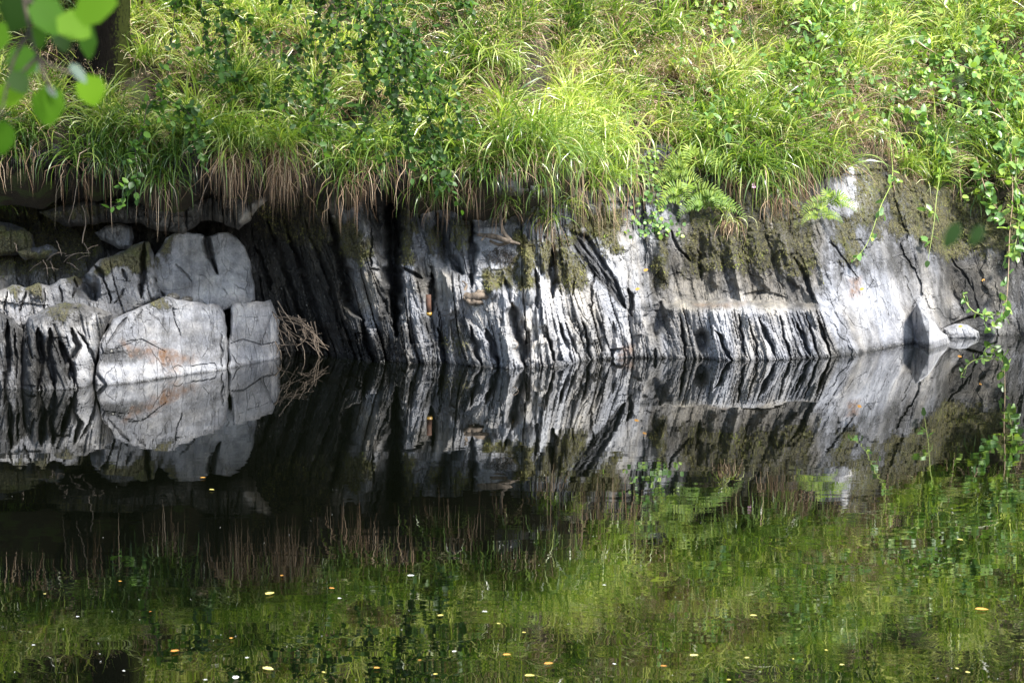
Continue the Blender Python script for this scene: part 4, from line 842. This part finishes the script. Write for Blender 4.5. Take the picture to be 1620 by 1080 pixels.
# brambles on the right
BR = [
 ([(1560, 150), (1592, 200), (1602, 297), (1597, 373), (1595, 440), (1590, 487), (1578, 510), (1566, 522)], 'long reddish bramble stem hanging down to the water at the right edge', RSTEM, 9, .10, .075, 5),
 ([(1545, 165), (1520, 190), (1503, 240), (1485, 290), (1477, 357), (1468, 412)], 'bright yellow-green bramble shoot ending in a bare tip over the grey rock', GSTEM, 5, .12, .075, 5),
 ([(1405, 190), (1410, 240), (1411, 285), (1393, 327), (1373, 383), (1350, 413)], 'pale bramble shoot curving left across the white rock streak', GSTEM, 6, .08, .06, 4),
 ([(1513, 215), (1517, 260), (1521, 320)], 'short straight bramble stem between the two long shoots', RSTEM, 4, .07, .05, 4),
 ([(1523, 465), (1532, 484), (1545, 495), (1562, 498), (1582, 497)], 'thin curling bramble tip low on the right just above the water', GSTEM, 4, .05, .05, 3),
 ([(1600, 120), (1592, 160), (1591, 220), (1589, 280)], 'upright bramble stem at the right edge among pale leaves', GSTEM, 7, .1, .07, 5),
 ([(1440, 110), (1475, 130), (1515, 150), (1550, 165), (1590, 175)], 'cluster of blue-green bramble leaves spilling over the shaded hollow', RSTEM, 14, .14, .08, 6),
 ([(1490, 160), (1530, 175), (1560, 200), (1600, 230), (1640, 250)], 'lower fan of bramble leaves right of the shaded tussock', GSTEM, 12, .14, .075, 6),
 ([(1390, 150), (1420, 175), (1450, 190), (1480, 215), (1500, 250)], 'bramble arching over the shaded hollow left of the yellow-green shoot', GSTEM, 12, .13, .085, 6),
 ([(1560, 60), (1580, 100), (1610, 150), (1640, 190)], 'bramble mass high at the right edge of the slope', GSTEM, 13, .15, .085, 6),
 ([(1440, 60), (1490, 90), (1540, 110), (1590, 115)], 'bramble runner crossing the slope above the blue-green cluster', RSTEM, 13, .14, .085, 6),
 ([(1610, 250), (1606, 300), (1612, 350), (1604, 400)], 'leafy bramble trailing over the moss at the extreme right', GSTEM, 10, .12, .085, 5),
 ([(1545, 250), (1556, 290), (1570, 320), (1590, 345)], 'short leafy bramble between the straight stem and the right edge', RSTEM, 9, .12, .08, 5),
 ([(1330, 100), (1370, 130), (1420, 150), (1450, 150)], 'bramble with yellowish leaves in the sunlit grass left of the cluster', GSTEM, 10, .13, .08, 5),
 ([(1300, 20), (1360, 50), (1420, 90), (1470, 120)], 'pale bramble runner climbing the sunlit grass at the upper right', GSTEM, 12, .13, .08, 6)]
for pts, lb, stm, ns, sl, lf, nl in BR:
    Yc = np.array([min(bank_sm(x, y) if y > np.interp(x, RIM[:, 0], RIM[:, 1]) else 99, hill(np.array([x]), np.array([max(0, (270 - y) / 115)]))[0][1]) for x, y in pts]) - .22
    P3 = [(x, y, yc - Yc[0]) for (x, y), yc in zip(pts, Yc)]
    leafy_twig(P3, Yc[0], lb, int(ns * 1.3), sl, lf * 1.15, nl, .0, (.1, .9), .006, .62, stm, BRAM, 'bramble', 'bramble', 'brambles trailing over the right of the bank', .2)
# broadleaf ground cover
n = 5200; cxs = rng.uniform(1060, 1860, n); cs = rng.uniform(.15, 3.2, n); c = hill(cxs, cs); px_, py_ = proj(c)
k = vn(px_ / 60, py_ / 45, 410) + .5 * np.exp(-((px_ - 1440) / 200) ** 2 - ((py_ - 90) / 90) ** 2) > .52; c = c[k]; c[:, 2] += rng.uniform(.1, .28, len(c)); c[:, 1] -= rng.uniform(.02, .15, len(c)); n = len(c)
V, t = leaves(c, rvec(n, .3), upn(n, .45), rng.uniform(.045, .1, n), rng.uniform(.45, .7, n))
tag(mesh_obj('ground_cover', V, None, t, BRAM, None, {'tint': np.repeat(rng.uniform(.2, 1, n), 10)}), 'pale broad leaves of nettle and bramble mixed into the grass, upper right', 'plants', kind='stuff')
# ivy on the rock notch
n = 260; ix_ = rng.normal(1030, 26, n); iy_ = rng.uniform(235, 375, n); ix_ += (iy_ - 300) * .08; c = at(ix_, iy_, bank_Y(ix_, iy_) - .04)
V, t = leaves(c, rvec(n, 1.2), np.tile(np.array([[.1, -.9, .35]]), (n, 1)) + rng.normal(0, .25, (n, 3)), rng.uniform(.022, .045, n), np.full(n, .95)); o0 = c[0]
tag(mesh_obj('ivy', V, None, t, BRAM, None, {'tint': np.repeat(rng.uniform(.0, .9, n), 10)}), 'small ivy leaves creeping down the pale rock in the notch', 'ivy')

# ferns
def fern(px, py, size, label, nf=6, a0=-2.6, a1=-.5, tint=.6):
    c = at(px, py, bank_sm(px, py) - .06); root = empty('fern', c, label, 'fern', 'ferns growing on the rock')
    nf = max(3, nf - 2)
    for k in range(nf):
        a = a0 + (a1 - a0) * (k + .5) / nf + rng.normal(0, .12); L = 1.35 * size * rng.uniform(.75, 1.1); m = 17
        t_ = np.linspace(0, 1, m); ph_ = math.pi * (1.02 - 1.05 * (k + .5) / nf) + rng.normal(0, .1)
        T_ = np.stack([math.cos(ph_) * (1 - .35 * t_), -.45 + 0 * t_, (.35 + .75 * math.sin(ph_)) * (1 - t_) - 1.15 * t_ ** 1.1], -1); T_ /= np.linalg.norm(T_, axis=1)[:, None]
        Pc = np.cumsum(T_ * L / m, 0); mb = MB(); V, q, t = tube(Pc, [.0025, .001], 4); mb.add(V, q, t, tint=.6)
        sd_ = np.cross(T_, np.array([0, -.85, .5])); sd_ /= np.linalg.norm(sd_, axis=1)[:, None]; nr = np.cross(sd_, T_)
        for s_ in (-1, 1):
            ln = size * .3 * np.clip(1 - t_, 0, 1) ** .75 * np.clip(t_ * 6, .35, 1) + .006
            V, t = leaves(Pc, s_ * sd_ * .95 + T_ * .3 + rng.normal(0, .07, (m, 3)), np.tile([[0, -.8, .55]], (m, 1)) + rng.normal(0, .12, (m, 3)), ln, np.full(m, .24)); mb.add(V, None, t, tint=np.repeat(np.clip(rng.normal(tint, .15, m), 0, 1), 10))
        mb.build('frond', FERN, root)
fern(1100, 268, .36, 'bright yellow-green fern at the upper left of the fern patch', 8, tint=.75)
fern(1088, 315, .34, 'fern hanging lowest left, beside the moss ribs', 7, tint=.65)
fern(1122, 330, .3, 'darker fern with broad fronds between the patch and the dead tuft', 7, tint=.4)
fern(1312, 325, .28, 'small fern on the rock below the right-hand mound', 6, tint=.6)
fern(1070, 285, .22, 'smallest fern sprig next to the ivy', 5, tint=.7)
fern(1300, 345, .2, 'tiny fern sprig low beside the grey slab', 4, tint=.7)
# balsam flowers
PINK = plain_mat('pink_petals', (.62, .3, .5), (.75, .5, .66), 50, .5); WHITE = plain_mat('white_petals', (.7, .66, .7), (.8, .78, .8), 50, .5)
def flower(px, py, m, lb, n=8, Yf=None):
    sq = np.linspace(0, 3.2, 200); h3 = hill(np.full(200, float(px)), sq); k = np.argmin(abs(proj(h3)[1] - py)); Yc = h3[k, 1] - .22 if py < 240 else bank_sm(px, py) - .25
    c = at(px, py, Yc); root = empty('wildflower', c - np.array([0, 0, .25]), lb, 'flower'); st_ = smooth_line([(0, .08, 0), (0, .03, .14), (0, 0, .25)], 8)
    V, q, t = tube(st_, [.004, .002], 5); mesh_obj('stem', V, q, t, GSTEM, root)
    V, t = leaves(np.tile(st_[-1], (n, 1)), rvec(n, .1), upn(n, 1), rng.uniform(.025, .04, n), np.full(n, .8)); mesh_obj('petals', V, None, t, m, root)
for a in [(1262, 14, PINK, 'pink wildflower at the top edge of the slope'), (1268, 98, WHITE, 'pale lilac wildflower in the grass right of the feathery patch'), (1192, 294, PINK, 'magenta wildflower hanging under the right-hand mound'), (1249, 122, WHITE, 'white wildflower just left of and below the lilac one'), (1300, 55, WHITE, 'small white blossom among the upper right bramble leaves')]: flower(*a)

# ------------------------------------------------------------------ driftwood and litter
def stick(pts, rad, lb, grp=None, mat=DRIFT, name='stick', cat='stick', sides=6):
    P3 = smooth_line([at(x, y, Y_) for x, y, Y_ in pts], 14); P3 += np.cumsum(rng.normal(0, .002, P3.shape), 0); o0 = P3[0].copy()
    V, q, t = tube(P3, rad, sides, o0); o = mesh_obj(name, V, q, t, mat); o.location = o0; return tag(o, lb, cat, grp)
for i in range(46):
    x = rng.uniform(438, 502); y = rng.uniform(485, 560); y = max(y, 478 + (x - 436) * .9); a = rng.normal(.75, .6); L = rng.uniform(15, 60); Yb = 15.95 + (x - 440) * .003 + rng.uniform(-.1, .2)
    stick([(x - L * .5 * math.cos(a), y - L * .5 * math.sin(a), Yb + .08), (x + 2, y, Yb), (x + L * .5 * math.cos(a), min(573, y + L * .5 * math.sin(a)), Yb - .1)], [.005 * rng.uniform(.5, 1.4), .002],
          'dry stick in the tangle between the square block and the rock wall', 'sticks caught beside the square block')
for i in range(14):
    x = rng.uniform(20, 150); y = 385 + rng.uniform(0, 45) - .12 * (x - 60); a = rng.normal(.3, .9); L = rng.uniform(18, 45); Yb = 15.3
    stick([(x - L * .5 * math.cos(a), y - L * .3 * math.sin(a), Yb + .1), (x, y - 2, Yb - .05), (x + L * .5 * math.cos(a), y + L * .3 * math.sin(a), Yb - .1)], [.004, .002], 'dead twig lying on the littered ledge at the left', 'twigs on the littered ledge')
stick([(130, 325, 15.4), (136, 350, 15.4), (132, 385, 15.3)], [.003, .005], 'thin upright dead twig standing on the littered ledge')
stick([(123, 283, 15.1), (118, 320, 15.1), (110, 350, 15.1)], [.003, .002], 'long dry stalk dangling from the spidery tussock')
stick([(340, 262, 15.0), (325, 300, 15.0), (314, 333, 15.0)], [.003, .002], 'long dry stalk dangling left of the brown skirts')
r1 = empty('driftwood_branch', at(790, 376, 15.9), 'pale forked driftwood branch lodged on the rock below the big mound', 'driftwood')
for pts, rd in [([(755, 371, 15.9), (780, 374, 15.85), (800, 380, 15.8), (822, 386, 15.85)], [.012, .022, .02, .01]), ([(808, 382, 15.8), (796, 366, 15.85), (792, 345, 15.9), (793, 322, 16)], [.02, .014, .012]), ([(768, 372, 15.86), (762, 380, 15.8)], [.012, .006]), ([(775, 381, 15.95), (790, 387, 15.9), (806, 384, 15.85)], [.01, .014, .01])]:
    P3 = smooth_line([at(*p) for p in pts], 16) - np.array(r1.location); V, q, t = tube(P3, rd, 8); mesh_obj('limb', V, q, t, DRIFT, r1)
r2 = empty('driftwood_root', at(752, 468, 15.7), 'knotted grey driftwood root resting on the rock ledge left of the sawn log', 'driftwood')
for pts, rd in [([(725, 462, 15.75), (742, 470, 15.66), (760, 468, 15.62), (781, 474, 15.66)], [.018, .035, .032, .012]), ([(728, 468, 15.7), (748, 478, 15.62), (770, 478, 15.64)], [.014, .026, .01]), ([(735, 462, 15.7), (738, 450, 15.75), (733, 446, 15.75)], [.012, .006]), ([(752, 466, 15.66), (765, 462, 15.66), (778, 466, 15.68)], [.022, .02, .008])]:
    P3 = smooth_line([at(*p) for p in pts], 16) - np.array(r2.location); P3 += rng.normal(0, .004, P3.shape); V, q, t = tube(P3, rd, 8); mesh_obj('limb', V, q, t, DRIFT, r2)
c = at(815, 474, 15.72); V, q, t = tube([(0, .3, .0), (0, .1, 0), (0, 0, 0.004), (0, -.01, .003)], [.05, .05, .048, .04], 9)
V[:, 2] *= 1.25; o = mesh_obj('sawn_log', V, q, t, plain_mat('cut_wood', (.3, .22, .14), (.45, .34, .23), 25, .8)); o.location = c; tag(o, 'short tan sawn log end wedged between two mossy ribs', 'log')
# rusty pipe with yellow ring
rp = empty('rusty_pipe', at(678, 482, 15.62), 'narrow rusty pipe with a yellow ring standing in a rock crack', 'pipe')
V, q, t = tube([(0, 0, .08), (0, 0, 0), (.004, 0, -.06)], [.02, .021, .02], 12); mesh_obj('tube', V, q, t, plain_mat('rust', (.03, .012, .008), (.09, .04, .02), 30, .8), rp)
V, q, t = tube([(.004, 0, -.06), (.005, 0, -.085)], [.023, .02], 12); mesh_obj('ring', V, q, t, plain_mat('yellow_paint', (.22, .12, .02), (.32, .2, .03), 20, .4), rp)
# debris ball of dark rootlets
nn = 900; d = rng.normal(size=(nn, 3)); d /= np.linalg.norm(d, axis=1)[:, None]; b = d * np.array([.13, .09, .085]) * rng.uniform(.7, 1, (nn, 1))
V, Q, ta, _ = blades(b, rng.uniform(0, 6.28, nn), rng.uniform(-1.2, .8, nn), rng.uniform(.03, .08, nn), rng.uniform(0, 2, nn), np.full(nn, .004), rng.uniform(0, 1, nn), 3)
o = mesh_obj('root_ball', V, Q, None, plain_mat('rootlets', (.012, .01, .009), (.09, .075, .06), 60, .9), None, {'tint': ta}); o.location = at(787, 408, 15.95); tag(o, 'dark round mat of fine rootlets under the forked driftwood branch', 'root mat')
# ring of thin roots
stick([(806, 545, 15.6), (812, 538, 15.5), (820, 543, 15.5), (814, 552, 15.5), (805, 549, 15.5)], [.003, .003], 'loop of thin dry root hanging low in a rock groove')

# ------------------------------------------------------------------ floating leaves
ORG = leaf_mat('orange_leaf', [(0, (.4, .16, .03)), (1, (.6, .32, .06))], .5, .15, 1); YEL = leaf_mat('yellow_leaf', [(0, (.5, .42, .08)), (1, (.62, .55, .2))], .5, .15, 1)
WHT = leaf_mat('bleached_leaf', [(0, (.55, .55, .52)), (1, (.7, .7, .66))], .5, .1, 1)
FL = [(321, 756, 9, 'o'), (335, 775, 9, 'y'), (190, 920, 6, 'o'), (427, 939, 20, 'y'), (446, 911, 7, 'o'), (71, 940, 5, 'y'), (123, 976, 6, 'w'), (53, 1021, 6, 'w'), (277, 1030, 16, 'o'), (366, 1010, 8, 'o'), (424, 1058, 22, 'y'), (373, 1072, 20, 'w'),
      (525, 931, 10, 'o'), (512, 1064, 8, 'y'), (391, 1041, 7, 'w'), (325, 1076, 7, 'w'), (196, 1062, 6, 'w'), (537, 947, 7, 'w'), (697, 974, 12, 'y'), (767, 968, 9, 'w'), (789, 987, 7, 'y'), (650, 911, 12, 'w'), (802, 1036, 14, 'o'), (868, 1050, 17, 'o'), (838, 1069, 17, 'y'),
      (596, 1057, 11, 'o'), (689, 1067, 9, 'y'), (719, 1031, 9, 'w'), (664, 1045, 6, 'o'), (972, 1051, 7, 'w'), (1050, 1054, 11, 'o'), (829, 1001, 7, 'y'), (1553, 964, 22, 'o'), (1192, 974, 12, 'y'), (1098, 1037, 16, 'y'), (1182, 1041, 9, 'y'), (1332, 1052, 9, 'y'), (1514, 1058, 7, 'y'), (1531, 1064, 9, 'y'),
      (1519, 854, 11, 'y'), (1153, 1076, 8, 'y'), (238, 968, 5, 'o'), (1307, 1029, 7, 'y'), (956, 926, 6, 'w'), (1255, 1043, 6, 'y')]
BIG = {(427, 939): 'long yellow leaf floating left of centre, highest of the large left-hand leaves', (277, 1030): 'orange leaf floating in the reflection right of the trunk', (424, 1058): 'pale yellow leaf floating near the bottom edge, left of centre',
       (373, 1072): 'cream leaf floating at the bottom edge beside the pale yellow one', (802, 1036): 'orange leaf floating near the bottom centre', (868, 1050): 'orange-yellow leaf floating right of the bottom-centre orange one', (838, 1069): 'yellow leaf floating at the bottom centre, lowest of the three',
       (1553, 964): 'slim orange-tan leaf floating alone at the far right', (697, 974): 'yellowish leaf floating on the pale green reflection in the centre', (1098, 1037): 'yellow leaf floating at the lower right of centre', (650, 911): 'whitish leaf floating on the dark water above the green centre reflection',
       (1192, 974): 'yellow leaf floating in the green reflection, right of centre', (596, 1057): 'orange leaf floating near the bottom, just left of centre', (1050, 1054): 'small deep orange leaf floating alone, bottom right of centre', (1519, 854): 'pale leaf floating highest on the right, under the bramble reflection', (321, 756): 'tiny orange leaf floating just below the slab boulder reflection, upper of a pair', (335, 775): 'tiny yellow leaf floating just below the slab boulder reflection, lower of a pair', (525, 931): 'small orange leaf floating in the middle left, beside the bright green reflection'}
CN = {'o': ('small orange leaf speck floating on the dark river', ORG), 'y': ('small yellow leaf speck floating on the dark river', YEL), 'w': ('small whitish leaf speck floating on the dark river', WHT)}
for (x, y, wpx, ckey) in FL:
    c = on_water(float(x), float(y), .004); d = abs(c[1]); L = wpx * d / FPX * 1.0; a = rng.normal(0, .5)
    V, t = leaves(np.array([[-L / 2, 0, .004]]), np.array([[1, 0, 0.]]), np.array([[0, -.2, 1.0]]), np.array([L]), np.array([.55])); V[:, 2] = np.abs(V[:, 2] * .5) + .002
    o = mesh_obj('floating_leaf', V, None, t, CN[ckey][1], None, {'tint': np.full(10, rng.random())}); o.location = c; o.rotation_euler = (0, 0, a)
    tag(o, BIG.get((x, y), CN[ckey][0]), 'leaf', 'fallen leaves floating on the river')
n = 130; x = rng.uniform(-50, 1670, n); y = rng.uniform(640, 1085, n); c = on_water(x, y, .003)
V, t = leaves(c, np.stack([rng.normal(size=n), rng.normal(size=n), 0 * x], -1), np.tile([[0, 0, 1.0]], (n, 1)), rng.uniform(.003, .006, n), np.full(n, .8)); V[:, 2] = .003
tag(mesh_obj('pollen', V, None, t, WHT, None, {'tint': np.repeat(rng.random(n), 10)}), 'tiny pale specks drifting on the water', 'specks', kind='stuff')
# small fallen leaves lying on rocks
for (x, y, lb) in [(1005, 458, 'orange leaf stuck in the groove beside the diagonal break'), (1018, 428, 'orange leaf lying on the pale rock, upper one by the notch'), (1553, 444, 'brown leaf caught in a hole of the grey rock at the right'), (1516, 517, 'tiny orange leaf on the low flat stone'), (1360, 458, 'orange leaf in the soil-filled gully of the white rock')]:
    c = at(x, y, bank_Y(x, y) - .03) if x != 1516 else at(x, y, 17.3)
    V, t = leaves(np.array([[0, 0, 0.]]), np.array([[1, -.2, .3]]), np.array([[.2, -.8, .6]]), np.array([.04]), np.array([.7])); o = mesh_obj('fallen_leaf', V, None, t, ORG, None, {'tint': np.full(10, .6)}); o.location = c; tag(o, lb, 'leaf')

# ------------------------------------------------------------------ near, out-of-focus leaves
nb = empty('alder_branch', at(40, -60, 2.3), 'out-of-focus near branch with round bright green leaves, top left corner', 'branch'); o0 = np.array(nb.location)
mb = MB()
for pts in [[(30, -60), (38, 0), (48, 50), (60, 90), (95, 110), (125, 118)], [(38, 0), (90, 20), (130, 40)], [(60, 90), (30, 120), (10, 140)], [(60, 90), (75, 130), (85, 150)], [(48, 50), (20, 100), (0, 190)]]:
    P3 = smooth_line([at(x, y, 2.3) for x, y in pts], 12) - o0; V, q, t = tube(P3, [.0026, .0012], 6); mb.add(V, q, t)
mb.build('twig', TWIG, nb)
for (x, y, r, ti, wd, dx, dz, pal) in [(30, 15, 38, .05, .9, -.3, -1, 0), (75, 25, 34, .5, .9, .5, -1, 0), (150, 12, 38, .7, .9, 1, .3, 0), (117, 42, 30, .75, .95, 1, -.5, 0), (138, 64, 32, .25, .55, .15, -1, 0), (35, 100, 30, .4, .9, -.2, -1, 0), (12, 150, 36, .95, .8, -1, -.1, 0), (76, 168, 34, .6, .95, .1, -1, 0),
                               (144, 143, 26, .85, 1, .3, -1, 0), (124, 116, 20, .1, .5, .6, -.7, 1), (54, 100, 17, .1, .45, .3, -1, 1), (3, 218, 28, .55, .95, -.2, -1, 0), (98, 62, 22, .02, .8, .4, -1, 0), (30, 130, 22, .1, .9, .5, -.6, 0), (82, 144, 12, .1, .5, .5, -.6, 1), (-10, 60, 30, .6, .9, -.5, -.6, 0), (60, 60, 20, .2, .8, .2, -1, 0)]:
    Yd = 2.3 + rng.uniform(-.15, .15); L = 2.0 * r * Yd / FPX; f = np.array([[dx, rng.uniform(-.3, .3), dz]]); f /= np.linalg.norm(f)
    c = at(x, y, Yd) - o0 - f[0] * L / 2
    V, t = leaves(c[None], f, np.array([[.3 + rng.normal(0, .2), -.8, .45]]), np.array([L]), np.array([wd])); mesh_obj('leaf', V, None, t, PALE if pal else ALDER, nb, {'tint': np.full(10, ti)})
nb2 = empty('near_twig', at(1540, -60, 1.9), 'very blurred dark near twig with a few drooping leaves, right of the frame', 'branch'); o0 = np.array(nb2.location)
P3 = smooth_line([at(1540, -60, 1.9), at(1528, 30, 1.9), at(1520, 130, 1.9), at(1512, 250, 1.9), at(1506, 350, 1.9)], 14) - o0; V, q, t = tube(P3, [.0009, .0005], 5); mesh_obj('twig', V, q, t, TWIG, nb2)
for (x, y, r) in [(1519, 128, 11), (1506, 372, 24), (1545, 372, 20)]:
    L = 2 * r * 1.9 / FPX; f = np.array([[-.5, 0, -1.0]]) if r > 12 else np.array([[.5, 0, -.7]]); f /= np.linalg.norm(f); c = at(x, y, 1.9) - o0 - f[0] * L / 2
    V, t = leaves(c[None], f, np.array([[.3, -.8, .3]]), np.array([L]), np.array([.6])); mesh_obj('leaf', V, None, t, BROAD, nb2, {'tint': np.full(10, .0)})
